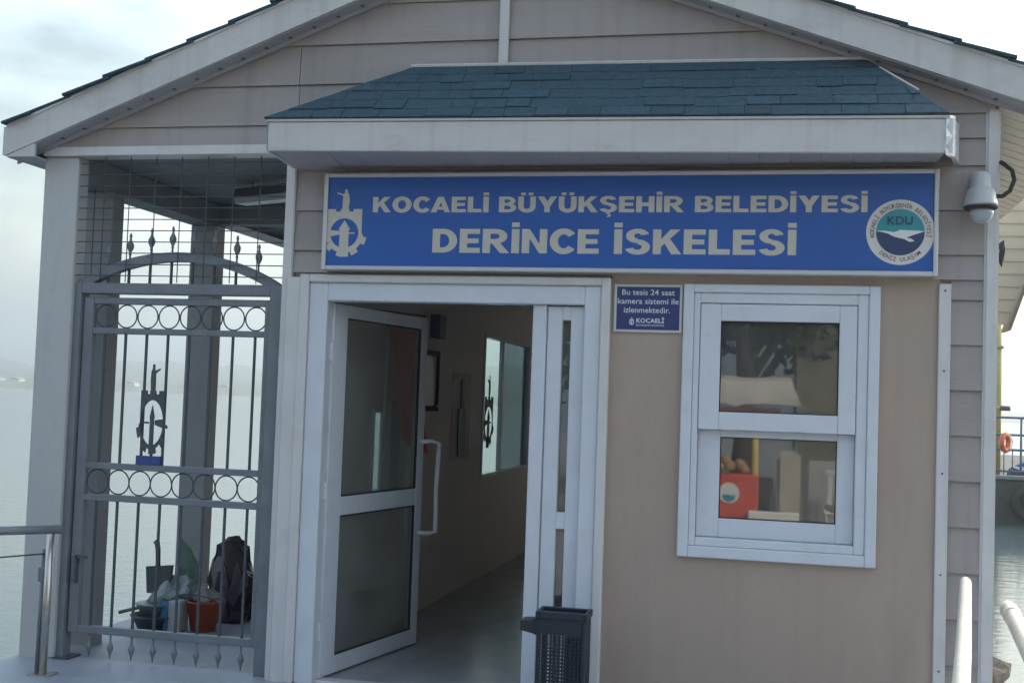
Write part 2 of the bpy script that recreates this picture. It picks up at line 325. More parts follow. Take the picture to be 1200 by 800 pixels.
# gable
box('gable_sheathing_strip', -4.40, 1.06, .013, .03, 3.06, 3.10, dark, B)
zs = [3.0605, 3.19, 3.424, 3.655, 3.886, 4.117]
for i, z0 in enumerate(zs):
    z1 = (zs+[4.2])[i+1]; l0, r0 = rake_x(z0, AB+.05); l1, r1 = rake_x(z1-.002, AB+.05)
    l0, r0, l1, r1 = max(l0,-4.40), min(r0,1.03), max(l1,-4.40), min(r1,1.03)
    if i in (1,2):        # butt joint above the corner of the office
        board(z0, z1-.002, l0, -2.775, l1, -2.775); board(z0, z1-.002, -2.770, r0, -2.770, r1)
    elif i == 0: board(z0, z1-.002, -4.36, -2.772, -4.36, -2.772); board(z0, z1-.002, -2.768, 1.0, -2.768, 1.0)
    else: board(z0, z1-.002, l0, r0, l1, r1)
box('gable_batten', -1.58, -1.525, -.045, -.0235, 3.50, 4.10, fasc, B, .004)
# wall strips
z = 2.2255
while z < 3.06:
    z1 = min(z+P, 3.06)
    if z < 2.3: z = 2.328
    board(z, z1-.002, -2.76, 1.0, -2.76, 1.0); z = z1
z = .151-P
while z < 2.32:
    board(max(z,0), min(z+P,2.328)-.002, .842, 1.0, .842, 1.0); z += P
# sheathing behind: wall core with openings left for door and window
box('wall_core', -2.76,-2.536,.014,.06,0,3.3, iwall, B); box('wall_core', -2.536,-.90,.014,.06,2.30,3.3, iwall, B)
box('wall_core', -.90,-.46,.014,.06,0,3.3, iwall, B); box('wall_core', -.46,.45,.014,.06,2.24,3.3, iwall, B)
box('wall_core', -.46,.45,.014,.06,0,.89, iwall, B); box('wall_core', .45,1.05,.014,.06,0,3.3, iwall, B)
bm = bmesh.new(); prism(bm, [(-4.40,3.05),(1.05,3.05),(1.05,rake(1.05,AB+.04)),(AX,AB+.04),(-4.40,rake(-4.40,AB+.04))], .031, .06); done('gable_core', bm, siding, B)
# beige panel round the window
bm = bmesh.new(); abox(bm, -.905,-.49,-.012,.012,0,2.33); abox(bm, .475,.79,-.012,.012,0,2.33); abox(bm, -.49,.475,-.012,.012,0,.86); abox(bm, -.49,.475,-.012,.012,2.27,2.33)
done('wall_panel', bm, panelm, B)
# trims
bm = bmesh.new(); abox(bm, .784,.843,-.034,-.0125,0,2.306,.004); tr = done('trim_strip', bm, white, B)
for z in (.35,.83,1.34,1.86,2.27): 
    bm = bmesh.new(); lathe(bm, 0,0,[(.005,0),(.005,.003)],8); bmesh.ops.rotate(bm, verts=bm.verts, matrix=Matrix.Rotation(R(90),3,'X'), cent=(0,0,0)); bmesh.ops.translate(bm, verts=bm.verts, vec=(.813,-.0345,z)); done('screw', bm, dark, tr)
bm = bmesh.new(); abox(bm, 1.0,1.070,-.03,.06,-.05,3.205,.012,3); done('corner_trim', bm, white, B)
bm = bmesh.new(); abox(bm, -2.822,-2.762,-.034,.06,-.02,3.0185,.006,2); done('corner_trim', bm, white, B)
bm = bmesh.new(); abox(bm, -2.782,-2.698,-.05,-.0345,-.02,2.298,.004); done('trim_strip', bm, white, B)
# porch beam and posts
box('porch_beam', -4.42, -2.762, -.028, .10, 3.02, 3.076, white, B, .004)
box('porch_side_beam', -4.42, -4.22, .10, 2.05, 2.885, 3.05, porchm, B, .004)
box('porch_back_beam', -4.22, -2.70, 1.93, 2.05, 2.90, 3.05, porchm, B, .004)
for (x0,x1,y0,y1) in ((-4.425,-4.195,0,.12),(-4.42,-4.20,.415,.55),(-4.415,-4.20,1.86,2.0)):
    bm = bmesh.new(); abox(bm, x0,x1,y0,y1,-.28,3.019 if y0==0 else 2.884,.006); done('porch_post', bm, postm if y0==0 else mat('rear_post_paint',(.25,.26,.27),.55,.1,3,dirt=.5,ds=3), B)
# porch ceiling boards
yy = .10
while yy < 2.1:
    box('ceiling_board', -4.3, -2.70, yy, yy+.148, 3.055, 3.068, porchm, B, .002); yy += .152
# side wall of the office towards the porch, with its windows, the rearmost one added for light; room
def sidewall(y0,y1,z0,z1): box('side_wall', -2.70, -2.66, y0, y1, z0, z1, iwall, B)
sidewall(.06,1.17,-.28,3.05); sidewall(1.17,1.52,-.28,.97); sidewall(1.17,1.52,1.55,3.05); sidewall(1.52,4.2,-.28,3.05)
sidewall(4.2,6.2,-.28,.92); sidewall(4.2,6.2,2.24,3.05); sidewall(6.2,6.35,-.28,3.05); sidewall(6.35,7.2,-.28,.7); sidewall(6.35,7.2,2.3,3.05); sidewall(7.2,7.4,-.28,3.05)
box('side_wall', 1.0, 1.05, .06, 7.4, -.28, 3.05, siding, B); box('back_wall', -2.66, -1.70, 7.3, 7.4, -.28, 3.05, iwall, B); box('back_wall', -.85, 1.0, 7.3, 7.4, -.28, 3.05, iwall, B); box('back_wall', -1.70, -.85, 7.3, 7.4, -.28, .7, iwall, B); box('back_wall', -1.70, -.85, 7.3, 7.4, 2.3, 3.05, iwall, B)
bm = bmesh.new(); frame(bm, -1.70,-.85,.7,2.3,.05,.05,.05,.05,7.29,7.41,.003); bw_ = done('added_back_window', bm, upvc, B); box('pane', -1.65,-.90,7.34,7.346,.75,2.25, frost, bw_)  # unseen window added in the back wall to brighten the room
box('interior_floor', -2.66, 1.0, .061, 7.3, -.28, .004, ifloor, B); box('interior_ceiling', -2.66, 1.0, .061, 7.3, 2.62, 2.66, iceil, B)
box('partition_wall', -.66, -.60, .061, 7.3, .004, 2.62, iwall, B)
# side windows; the rearmost is unseen, added to let more skylight in
for (y0,y1,z0,z1,mid) in ((1.17,1.52,.97,1.55,None),(4.2,6.2,.92,2.24,4.95),(6.35,7.2,.7,2.3,None)):
    bm = bmesh.new()
    for (a,b,c,d) in ((y0,y0+.03,z0,z1),(y1-.03,y1,z0,z1),(y0+.03,y1-.03,z0,z0+.03),(y0+.03,y1-.03,z1-.03,z1)): abox(bm,-2.71,-2.645,a,b,c,d)
    if mid: abox(bm,-2.69,-2.668,mid,mid+.12,z0+.03,z1-.03)
    w = done('side_window', bm, upvc, B)
    if mid: box('pane', -2.682,-2.678,y0+.03,mid,z0+.03,z1-.03, g_clear, w); box('pane', -2.682,-2.678,mid+.12,y1-.03,z0+.03,z1-.03, g_tint, w)
    else: box('pane', -2.682,-2.678,y0+.03,y1-.03,z0+.03,z1-.03, g_clear, w)
# roof
for s, e in ((-1,-4.59),(1,1.53)):
    bm = bmesh.new(); y0, y1 = -.13, 7.6; t = .15
    hexa(bm, [(AX,y0,AB+.012),(e,y0,rake(e,AB)+.012),(e,y1,rake(e,AB)+.012),(AX,y1,AB+.012),(AX,y0,AB+t),(e,y0,rake(e,AB)+t),(e,y1,rake(e,AB)+t),(AX,y1,AB+t)])
    done('roof_slope', bm, soffm, B)
    bm = bmesh.new(); prism(bm, [(AX,AB),(e,rake(e,AB)),(e,rake(e,AT)),(AX,AT)], -.155, -.132); fb = done('rake_fascia', bm, fasc, B)
    # thin metal drip edge and soffit trim with vent slots
    bm = bmesh.new(); prism(bm, [(AX,AT-.004),(e,rake(e,AT)-.004),(e,rake(e,AT)+.012),(AX,AT+.012)], -.163, -.1); done('drip_edge', bm, silver, B)
    bm = bmesh.new(); prism(bm, [(AX,AB-.006),(e,rake(e,AB)-.006),(e,rake(e,AB)+.01),(AX,AB+.01)], -.133, 0.0); so = done('rake_soffit', bm, soffm, B)
    bm = bmesh.new(); prism(bm, [(AX,AB-.030),(e,rake(e,AB)-.030),(e,rake(e,AB)-.006),(AX,AB-.006)], -.040, -.0235); done('soffit_trim', bm, soffm, B)
    x = AX + s*.12
    while abs(x-e) > .2:
        z = rake(x, AB)-.0075; dz = -.012*(SL if s<0 else -SR)*s
        bm = bmesh.new(); hexa(bm, [(x-.009,-.075,z-.002),(x+.009,-.075,z-.002),(x+.009,-.046,z-.002),(x-.009,-.046,z-.002),(x-.009,-.075,z+.006),(x+.009,-.075,z+.006),(x+.009,-.046,z+.006),(x-.009,-.046,z+.006)])
        done('vent_slot', bm, ventm, so); x += s*.145
    # shingles at the rake edge and up the slope
    L = abs(e-AX); k = 0; x = 0.02; sl = SL if s<0 else SR
    while x < L:
        w = .30; 
        for row in range(2):
            y0 = -.185+row*.3+random.uniform(-.012,.012); xa, xb = AX+s*x, AX+s*min(x+w, L+.015)
            lift0, lift1 = .014+random.uniform(0,.006), .030+random.uniform(0,.010)
            bm = bmesh.new(); za, zb = rake(xa,AT)+lift0, rake(xb,AT)+lift1
            hexa(bm, [(xa,y0,za-.012),(xb,y0,zb-.014),(xb,y0+.298,zb-.014),(xa,y0+.298,za-.012),(xa,y0,za),(xb,y0,zb),(xb,y0+.298,zb),(xa,y0+.298,za)])
            done('roof_shingle', bm, random.choice(shing), B)
        x += .26
# left eave fascia return
box('eave_fascia', -4.612,-4.59,-.155,7.5, rake(-4.59,AB), rake(-4.59,AT), fasc, B)
box('eave_soffit', -4.59,-4.40,-.128,7.4, 2.992,3.002, soffm, B)
bm = bmesh.new(); prism(bm, [(-4.59,2.994),(-4.40,2.994),(-4.40,rake(-4.40,AB)-.002),(-4.59,rake(-4.59,AB)-.002)], -.150,-.129); done('eave_return', bm, fasc, B)
yy = .02
while yy < 7.3:      # cream planks under the right eave
    bm = bmesh.new(); x0, x1 = 1.07, 1.525; za, zb = rake(x0,AB)-.004, rake(x1,AB)-.004
    hexa(bm, [(x0,yy,za-.012),(x1,yy,zb-.012),(x1,yy+.145,zb-.008),(x0,yy+.145,za-.008),(x0,yy,za+.01),(x1,yy,zb+.01),(x1,yy+.145,zb+.01),(x0,yy+.145,za+.01)]); done('eave_plank', bm, creamp, B); yy += .15

# ---- canopy over the door and window
def lerp(a,b,t): return a+(b-a)*t
CXL, CXR = -2.768, .765
def cz(x, a, b): return lerp(a, b, (x-CXL)/(CXR-CXL))
def fpts(x): return cz(x,2.948,2.897), cz(x,3.108,3.066)
def slab(bm, x0, x1, y0, y1, f0, f1):   # f: (zlow,zhigh) at x
    hexa(bm, [(x0,y0,f0[0]),(x1,y0,f1[0]),(x1,y1,f1[0]),(x0,y1,f0[0]),(x0,y0,f0[1]),(x1,y0,f1[1]),(x1,y1,f1[1]),(x0,y1,f0[1])])
bm = bmesh.new(); slab(bm, CXL,CXR,-.43,-.405,fpts(CXL),fpts(CXR)); es=list(bm.edges); bmesh.ops.bevel(bm, geom=es, offset=.004, segments=2, affect='EDGES'); done('canopy_fascia', bm, fasc, B)
bm = bmesh.new(); slab(bm, CXL-.006,CXR+.006,-.438,-.39,(3.109,3.122),(3.067,3.080)); done('canopy_drip_edge', bm, fasc, B)
bm = bmesh.new(); x = CXL+.004
k = 0
while x < CXR-.02:
    x1 = min(x+.155, CXR-.004); bm = bmesh.new()
    hexa(bm, [(x,-.404,fpts(x)[0]+.018),(x1-.002,-.404,fpts(x1)[0]+.018),(x1-.002,-.024,2.925),(x,-.024,2.925),(x,-.404,fpts(x)[0]+.03),(x1-.002,-.404,fpts(x1)[0]+.03),(x1-.002,-.024,2.937),(x,-.024,2.937)])
    done('soffit_slat', bm, soffm, B); x = x1
bm = bmesh.new(); hexa(bm, [(CXR+.001,-.43,2.90),(CXR+.02,-.43,2.90),(.87,-.025,2.925),(.845,-.025,2.925),(CXR+.001,-.43,3.066),(CXR+.02,-.43,3.066),(.87,-.025,3.13),(.845,-.025,3.13)]); done('canopy_end_board', bm, white, B)
bm = bmesh.new(); hexa(bm, [(CXL-.003,-.43,2.95),(CXL-.001,-.40,2.95),(CXL+.0,-.02,2.93),(CXL-.02,-.02,2.93),(CXL-.003,-.43,3.108),(CXL-.001,-.40,3.108),(CXL,-.02,3.13),(CXL-.02,-.02,3.13)]); done('canopy_end_board', bm, white, B)
# crumpled metal end cap
bm = bmesh.new(); prof = [(-.44,2.885),(-.43,2.93),(-.447,2.975),(-.432,3.02),(-.44,3.062),(-.425,3.085)]
for i in range(len(prof)-1):
    (ya,za),(yb,zb) = prof[i],prof[i+1]
    hexa(bm, [(CXR-.012,ya,za),(CXR+.022,ya+.02,za),(CXR+.035,-.38,za),(CXR+.008,-.38,za),(CXR-.012,yb,zb-.001),(CXR+.026,yb+.02,zb-.001),(CXR+.04,-.38,zb-.001),(CXR+.008,-.38,zb-.001)])
done('canopy_end_cap', bm, mat('bent_white_metal',(.75,.76,.78),.3,.05,5,.3,25), B)
# canopy roof slope: bottom edge y=-.42, top edge at the wall
TL, TR = Vector((-2.07,-.035,3.505)), Vector((.40,-.035,3.478)); BL, BR = Vector((CXL-.02,-.445,3.125)), Vector((CXR+.0,-.445,3.083))
bm = bmesh.new(); WLc, WRc = Vector((CXL-.02,-.03,3.13)), Vector((CXR+.08,-.03,3.09))
vs = [bm.verts.new(p) for p in (BL,BR,TR,TL,WLc,WRc)]
bm.faces.new((vs[0],vs[1],vs[2],vs[3])); bm.faces.new((vs[4],vs[0],vs[3])); bm.faces.new((vs[1],vs[5],vs[2])); bm.faces.new((vs[4],vs[5],vs[1],vs[0])); bm.faces.new((vs[4],vs[3],vs[2],vs[5]))
CR = done('canopy_roof', bm, shing[0], B)
nrm = (BR-BL).cross(TL-BL).normalized()
rows = 6
def cpt(u, v, h):    # u: metres from left along the base line, v 0..1 up the slope, h proud
    a = BL.lerp(TL, v); b = BR.lerp(TR, v); L = (b.x-a.x); x = min(max(BL.x+u, a.x), b.x); t = (x-a.x)/L
    return a.lerp(b, t) + nrm*h
for r in range(rows):
    v0, v1 = r/rows, (r+1)/rows+.04 if r<rows-1 else 1.0
    u = -random.uniform(0,.3); 
    while u < 3.6:
        w = random.choice((.13,.17,.21,.26)); a = BL.lerp(TL, v0).x-BL.x; b = BR.lerp(TR, v0).x-BL.x
        uu0, uu1 = max(u, a), min(u+w-.004, b)
        if uu1-uu0 > .02:
            h = random.choice((.0,.001,.005)); dv = random.choice((0,0,-.02)) if r else 0
            bm = bmesh.new(); q = [cpt(uu0,v0+dv,.001),cpt(uu1,v0+dv,.001),cpt(uu1,v1,.001),cpt(uu0,v1,.001),cpt(uu0,v0+dv,h+.006),cpt(uu1,v0+dv,h+.006),cpt(uu1,v1,.003),cpt(uu0,v1,.003)]
            hexa(bm, q); done('shingle', bm, shing[0] if h<.004 else random.choice(shing), CR)
        u += w
bm = bmesh.new(); tube(bm, [TL+Vector((-.02,.0,.006)), TR+Vector((.02,0,.006))], .011, 6); done('canopy_ridge_flashing', bm, fasc, B)
bm = bmesh.new(); tube(bm, [TR+Vector((.0,0,.0)), TR.lerp(BR,.6)+Vector((.02,.0,.006))], .006, 6); done('canopy_hip_flashing', bm, fasc, B)

# ---- door frame, open leaf, side leaf
bm = bmesh.new(); frame(bm, -2.70,-.905,0,2.315, .055,.05,0,.045,-.060,.012,.006); done('door_casing', bm, white, B)
bm = bmesh.new(); frame(bm, -2.645,-.955,0,2.27, .11,.092,0,.105,-.040,.075,.006); done('door_frame', bm, upvc, B)
bm = bmesh.new(); abox(bm, -1.338,-1.262,-.012,.075,0,2.165,.005); abox(bm,-1.262,-1.2595,.01,.06,0,2.165); done('door_mullion', bm, upvc, B)
bm = bmesh.new(); frame(bm, -1.256,-1.050,.012,2.158, .082,.076,.10,.075,.0,.05,.004); abox(bm, -1.174,-1.126,.001,.05,.945,1.035,.002)
sl_ = done('narrow_door_leaf', bm, upvc, B); box('pane', -1.174,-1.126,.028,.034,1.035,2.083, g_win, sl_); box('pane', -1.174,-1.126,.028,.034,.112,.945, g_win, sl_)
box('door_gap_shadow', -1.0495,-1.047,.0,.06,.01,2.16, dark, B)
box('threshold', -2.535,-1.338,-.02,.075,0,.02, silver, B, .004)
H0 = Vector((-2.525,.06,0)); dd = (Vector((-2.31,1.21,0))-H0).normalized(); nn = Vector((-dd.y, dd.x, 0))    # nn points away from the room's right
def dl(bm, a0,a1,t0,t1,z0,z1,bev=.003):
    q = []
    for z in (z0,z1):
        for (a,t) in ((a0,t0),(a1,t0),(a1,t1),(a0,t1)): p = H0+dd*a+nn*t; q.append((p.x,p.y,z))
    v = hexa(bm, q)
    if bev: bmesh.ops.bevel(bm, geom=list(set(e for w in v for e in w.link_edges)), offset=bev, segments=1, affect='EDGES')
bm = bmesh.new(); dl(bm, .0,.155,0,.05,.015,2.16); dl(bm, 1.095,1.185,0,.05,.015,2.16); dl(bm, .155,1.095,.001,.05,.015,.115); dl(bm, .155,1.095,.001,.05,2.085,2.16); dl(bm, .155,1.095,.001,.05,.925,1.035)
DL = done('open_door_leaf', bm, upvc, B)
for z0,z1 in ((.115,.925),(1.035,2.085)):
    bm = bmesh.new(); dl(bm, .155,1.095,.022,.028,z0,z1,0); done('pane', bm, g_door, DL)
    for t in (-.001,):
        bm = bmesh.new()
        dl(bm,.155,.163,t+.004,.02,z0,z1,0); dl(bm,1.087,1.095,t+.004,.02,z0,z1,0); dl(bm,.163,1.087,t+.004,.02,z0,z0+.008,0); dl(bm,.163,1.087,t+.004,.02,z1-.008,z1,0); done('gasket', bm, dark, DL)
def dp(a,t,z): p = H0+dd*a+nn*t; return (p.x,p.y,z)
bm = bmesh.new(); tube(bm, [dp(1.14,-.001,1.34),dp(1.20,-.05,1.345),dp(1.255,-.08,1.33),dp(1.235,-.085,1.20),dp(1.222,-.085,1.04),dp(1.23,-.085,.88),dp(1.245,-.08,.745),dp(1.20,-.05,.735),dp(1.14,-.001,.74)], .016, 8); done('handle', bm, upvc, DL, True)
bm = bmesh.new(); tube(bm, [dp(1.15,-.001,1.34),dp(1.10,-.05,1.34),dp(1.03,-.08,1.335),dp(1.00,-.085,1.20),dp(.985,-.085,1.04),dp(1.0,-.085,.88),dp(1.03,-.08,.745),dp(1.10,-.05,.735),dp(1.15,-.001,.74)], .014, 8); bm.free()
for z in (.28,1.08,1.88):
    bm = bmesh.new(); lathe(bm, -2.532,.045,[(.011,z-.05),(.011,z+.05)],10); done('hinge', bm, upvc, DL)
bm = bmesh.new(); dl(bm,.25,.60,.052,.09,2.10,2.15,.004); done('door_closer', bm, steel_d, DL)
bm = bmesh.new(); tube(bm, [dp(.45,.07,2.165),dp(1.1,-.02,2.17)], .008, 6); done('door_closer_arm', bm, steel_d, DL)

# ---- sash window
bm = bmesh.new(); frame(bm, -.512,.497,.843,2.288,.055,.055,.06,.045,-.045,.014,.005); WIN = done('sash_window', bm, upvc, B)
bm = bmesh.new(); frame(bm, -.457,.442,.903,2.243,.035,.055,.045,.055,-.034,.07,.005); done('inner_frame', bm, upvc, WIN)
bm = bmesh.new(); frame(bm, -.419,.384,1.517,2.184,.106,.088,.095,.09,-.036+.0,.012,.004); 
for v_ in bm.verts: pass
US = done('upper_sash', bm, upvc, WIN)
bm = bmesh.new(); frame(bm, -.421,.386,.949,1.5165,.118,.088,.10,.0,.016,.05,.004); abox(bm,-.303,.298,.018,.05,1.48,1.5165,.002); LS = done('lower_sash', bm, upvc, WIN)
box('upper_pane', -.313,.296,-.006,-.002,1.612,2.094, g_win, WIN); box('lower_pane', -.303,.298,.032,.036,1.049,1.48, g_win, WIN)
bm = bmesh.new(); frame(bm, -.3135,.2965,1.6115,2.0945,.006,.006,.006,.006,-.020,-.008,0); done('gasket', bm, dark, WIN)
bm = bmesh.new(); frame(bm, -.3035,.2985,1.0485,1.481,.006,.006,.006,.006,.024,.030,0); done('gasket', bm, dark, WIN)

# ------------------------------------------------------------------ big sign
SG = root('station_sign', (-.89,-.1,2.33), 'long blue sign reading DERİNCE İSKELESİ in pale capitals above the door and window', 'sign')
box('panel', -2.53,.745,-.098,-.024,2.36,2.86, blue, SG)
bm = bmesh.new(); frame(bm, -2.555,.766,2.336,2.884,.024,.022,.024,.022,-.112,-.023,.004); done('frame', bm, silver, SG)
block_text('KOCAELİ BÜYÜKŞEHİR BELEDİYESİ', -2.262,.424,2.663,.087,-.0985, letter, SG)
block_text('DERİNCE İSKELESİ', -1.905,.066,2.438,.133,-.0985, letter, SG)
def emblem(bm, cx, cz, k, y0, y1, flip=1, clip=None, sx=1.0, teeth=True, ri=.086, tw=1.0):
    X = lambda x: max(cx+flip*sx*x*k, clip) if clip is not None else cx+flip*sx*x*k
    cnt = [0]
    def pr(pts):
        cnt[0] += 1; prism(bm, [(X(x), cz+z*k) for x,z in pts], y0-(0 if cnt[0] <= 72 else cnt[0]-70)*.00012, y1)
    n = 72
    def ro(t):
        c, s = math.cos(t), math.sin(t)
        if s > -.05: return min(.105/max(abs(c),1e-6), .125/max(abs(s),1e-6))
        return .138 if (teeth and (int((t-math.pi)/(math.pi/9)+.5)%2==0)) else .116
    for i in range(n):
        t0, t1 = 2*math.pi*i/n, 2*math.pi*(i+1)/n
        a, b = ro(t0+1e-4), ro(t1-1e-4)
        q = [(ri*math.cos(t0),ri*math.sin(t0)),(a*math.cos(t0),a*math.sin(t0)),(b*math.cos(t1),b*math.sin(t1)),(ri*math.cos(t1),ri*math.sin(t1))]
        if clip is not None and max(X(p[0]) for p in q) <= clip+1e-5: cnt[0] += 1; continue
        pr(q)
    for x0,x1 in ((-.105,-.055),(-.026,.026),(.052,.105)): pr([(x0,.124),(x1,.124),(x1,.140),(x0,.140)])
    pr([(-.029*tw,-.137),(.029*tw,-.137),(.027*tw,.02),(-.027*tw,.02)]); pr([(-.036*tw,.02),(.036*tw,.02),(0,.075)])
    pr([(-.108,-.024),(-.027,-.008),(-.027,.012),(-.108,.018)]); pr([(.028,-.004),(.064,-.004),(.064,.004),(.028,.004)])
    pr([(-.016,.14),(.02,.14),(.026,.19),(.022,.225),(.012,.235),(.012,.252),(.002,.256),(-.006,.248),(-.004,.235),(-.014,.222),(-.016,.18)])
    pr([(-.012,.214),(-.052,.232),(-.054,.238),(-.010,.226)])
bm = bmesh.new(); emblem(bm, -2.427, 2.545, .98, -.0995, -.0985, 1, -2.530); 
done('emblem', bm, letter, SG)
def disc(name, cx, cz, r, y, mt, parent, seg=48, a0=0, a1=360, th=.001):
    bm = bmesh.new(); prism(bm, [(cx+r*math.cos(R(a0+(a1-a0)*i/seg)), cz+r*math.sin(R(a0+(a1-a0)*i/seg))) for i in range(seg if a1-a0==360 else seg+1)], y-th, y); return done(name, bm, mt, parent)
LX, LZ = .582, 2.560
disc('logo_disc', LX, LZ, .168, -.0985, mat('logo_ring_white',(.60,.60,.58),.5,.04,10), SG)
LG = disc('logo_navy_half', LX, LZ, .119, -.1002, navy, SG)
disc('logo_teal_half', LX, LZ, .1185, -.1016, teal, SG, 32, 0, 180)
bm = bmesh.new(); prism(bm, [(LX-.119,LZ+.008),(LX-.06,LZ-.008),(LX-.03,LZ-.024),(LX+.02,LZ-.036),(LX+.045,LZ-.05),(LX+.07,LZ-.046),(LX+.055,LZ-.034),(LX+.03,LZ-.028),(LX+.06,LZ-.016),(LX+.118,LZ+.004),(LX+.09,LZ+.008),(LX+.04,LZ+.010),(LX+.0,LZ+.012),(LX-.03,LZ+.0),(LX-.07,LZ+.006)], -.1036, -.1032); done('logo_gull', bm, mat('logo_white',(.66,.70,.70),.5), SG)
lettering('lettering', 'KDU', LX-.065,LX+.06,LZ+.038,LZ+.080,-.1034, navy, SG, .02)
def arc_text(s, r, a_mid, step, size, top=True):
    for i, ch in enumerate(s):
        if ch == ' ': continue
        a = a_mid + ((i-(len(s)-1)/2)*step)*(-1 if top else 1)
        me = text_mesh(ch, .01); xs = [v.co.x for v in me.vertices]; mxx = (min(xs)+max(xs))/2
        rot = R(a-90) if top else R(a+90)
        for v in me.vertices:
            x, yv = (v.co.x-mxx)*size, v.co.y*size+(0 if top else -size*.7)
            yv += r if top else -r+ (0); X_, Z_ = x, (yv if top else yv)
            c, s_ = math.cos(rot), math.sin(rot); v.co = (LX+X_*c-Z_*s_, -.1002-(v.co.z+.01)*.03, LZ+X_*s_+Z_*c)
        me.materials.clear(); me.materials.append(redink); link('letter', me, ARC)
ARC = SG
arc_text('KOCAELİ BÜYÜKŞEHİR BELEDİYESİ', .129, 90, 7.0, .029, True)
arc_text('DENİZ ULAŞIM', .129, 270, 7.3, .029, False)

# small notice
NT = root('camera_notice', (-.705,-.03,2.03), 'small navy notice plate with white frame between the door and the window', 'sign')
box('panel', -.878,-.530,-.020,-.013,2.036,2.272, blue2, NT)
bm = bmesh.new(); frame(bm, -.888,-.520,2.024,2.284,.014,.014,.014,.014,-.026,-.013,.002); done('frame', bm, silver, NT)
for s, x0, x1, z in (('Bu tesis 24 saat',-.846,-.562,2.226),('kamera sistemi ile',-.868,-.540,2.178),('izlenmektedir.',-.834,-.585,2.130)): lettering('lettering', s, x0, x1, z, z+.030, -.0205, mat('notice_white',(.62,.64,.68),.5), NT, .006)
lettering('lettering', 'KOCAELİ', -.765,-.615,2.076,2.100,-.0205, MATS['notice_white'], NT, .03); lettering('lettering', 'BÜYÜKŞEHİR BELEDİYESİ', -.765,-.615,2.058,2.067,-.0205, MATS['notice_white'], NT, .01)
bm = bmesh.new(); emblem(bm, -.79, 2.078, .11, -.0215, -.0205, 1); done('emblem', bm, MATS['notice_white'], NT)

# dome camera
CC = root('dome_camera', (.963,-.03,2.70), 'white dome security camera with a black cable on the corner siding', 'security camera')
pl = mat('camera_housing', (.40,.42,.43), .3, .06, 6)
bm = bmesh.new(); abox(bm, .925,1.0,-.05,-.0225,2.77,2.88,.008,2); done('bracket', bm, pl, CC)
bm = bmesh.new(); lathe(bm, .962,-.13,[(.030,2.86),(.043,2.845),(.046,2.79),(.055,2.775),(.062,2.77),(.066,2.765),(.080,2.70),(.083,2.692),(.07,2.685)][::-1],24)
tube(bm, [(.962,-.13,2.825),(.962,-.04,2.825)], .032, 12); done('housing', bm, pl, CC, True)
bm = bmesh.new(); lathe(bm, .962,-.13,[(.083,2.684),(.081,2.676),(.072,2.670)][::-1],24); done('rim', bm, dark, CC, True)
bm = bmesh.new(); lathe(bm, .967,-.13,[(.008,2.598),(.03,2.604),(.047,2.622),(.056,2.648),(.058,2.672)],24); done('dome', bm, mat('dome_plastic',(.30,.36,.40),.12,.02,5), CC, True)
tub('cable', [(1.03,-.10,2.745),(1.07,-.09,2.745),(1.108,-.08,2.775),(1.128,-.08,2.83),(1.118,-.07,2.88),(1.085,-.05,2.915),(1.068,-.035,2.93)], .011, dark, CC)

# ------------------------------------------------------------------ gate in the porch opening
G = root('security_gate', (-3.53,.08,0), 'grey steel porch gate with arched head, ring rows, spear bars and an emblem', 'gate')
yg0, yg1 = .055, .105
box('gate_post', -4.228,-4.152,.03,.12,0,2.258, steel, G, .004); box('gate_post', -2.920,-2.826,.03,.12,0,2.258, steel, G, .004)
box('head_rail', -4.152,-2.920,.035,.115,2.192,2.257, steel, G, .004)
n = 28; bm = bmesh.new(); x0, x1 = -4.19, -2.87; c = (x0+x1)/2; hw_ = (x1-x0)/2; rise = .185; Rr = (hw_**2+rise**2)/(2*rise); zc = 2.262+rise-Rr
ts = math.asin(hw_/Rr)
def arch_z(x, off=0): return zc+math.sqrt(max((Rr+off)**2-(x-c)**2,0))
for i in range(n):
    a, b = -ts+2*ts*i/n, -ts+2*ts*(i+1)/n; ri, ro = Rr-.055, Rr
    hexa(bm, [(c+ri*math.sin(a),.045,zc+ri*math.cos(a)),(c+ri*math.sin(b),.045,zc+ri*math.cos(b)),(c+ri*math.sin(b),.105,zc+ri*math.cos(b)),(c+ri*math.sin(a),.105,zc+ri*math.cos(a)),
              (c+ro*math.sin(a),.045,zc+ro*math.cos(a)),(c+ro*math.sin(b),.045,zc+ro*math.cos(b)),(c+ro*math.sin(b),.105,zc+ro*math.cos(b)),(c+ro*math.sin(a),.105,zc+ro*math.cos(a))])
bmesh.ops.remove_doubles(bm, verts=bm.verts, dist=.0002); done('arch', bm, steel, G)
box('leaf_stile', -4.140,-4.078,.055,.1,.155,2.170, steel, G, .003); box('leaf_stile', -2.958,-2.924,.055,.1,.155,2.170, steel, G, .003)
for z0,z1 in ((2.130,2.170),(1.950,1.986),(1.136,1.173),(.945,.984),(.155,.2)): box('leaf_rail', -4.078,-2.958,.058,.098,z0,z1, steel, G, .003)
def spear(bm, x, y, z, d, h=.17):       # forged tip; d=+1 up, -1 down
    s = h/.17; prof = [(.006,0),(.006,.03),(.010,.035),(.006,.045),(.020,.075),(.022,.095),(.008,.125),(.006,.14),(.010,.15),(.003,.17)]
    if d < 0: prof = [(.006,0),(.006,.05),(.009,.055),(.018,.08),(.020,.095),(.008,.13),(.002,.165)]
    pts = [(x,y,z+d*q*s) for r,q in prof]; tube(bm, pts, [r for r,q in prof], 8)
bxs = [-4.003,-3.863,-3.723,-3.583,-3.443,-3.303,-3.162,-3.021]
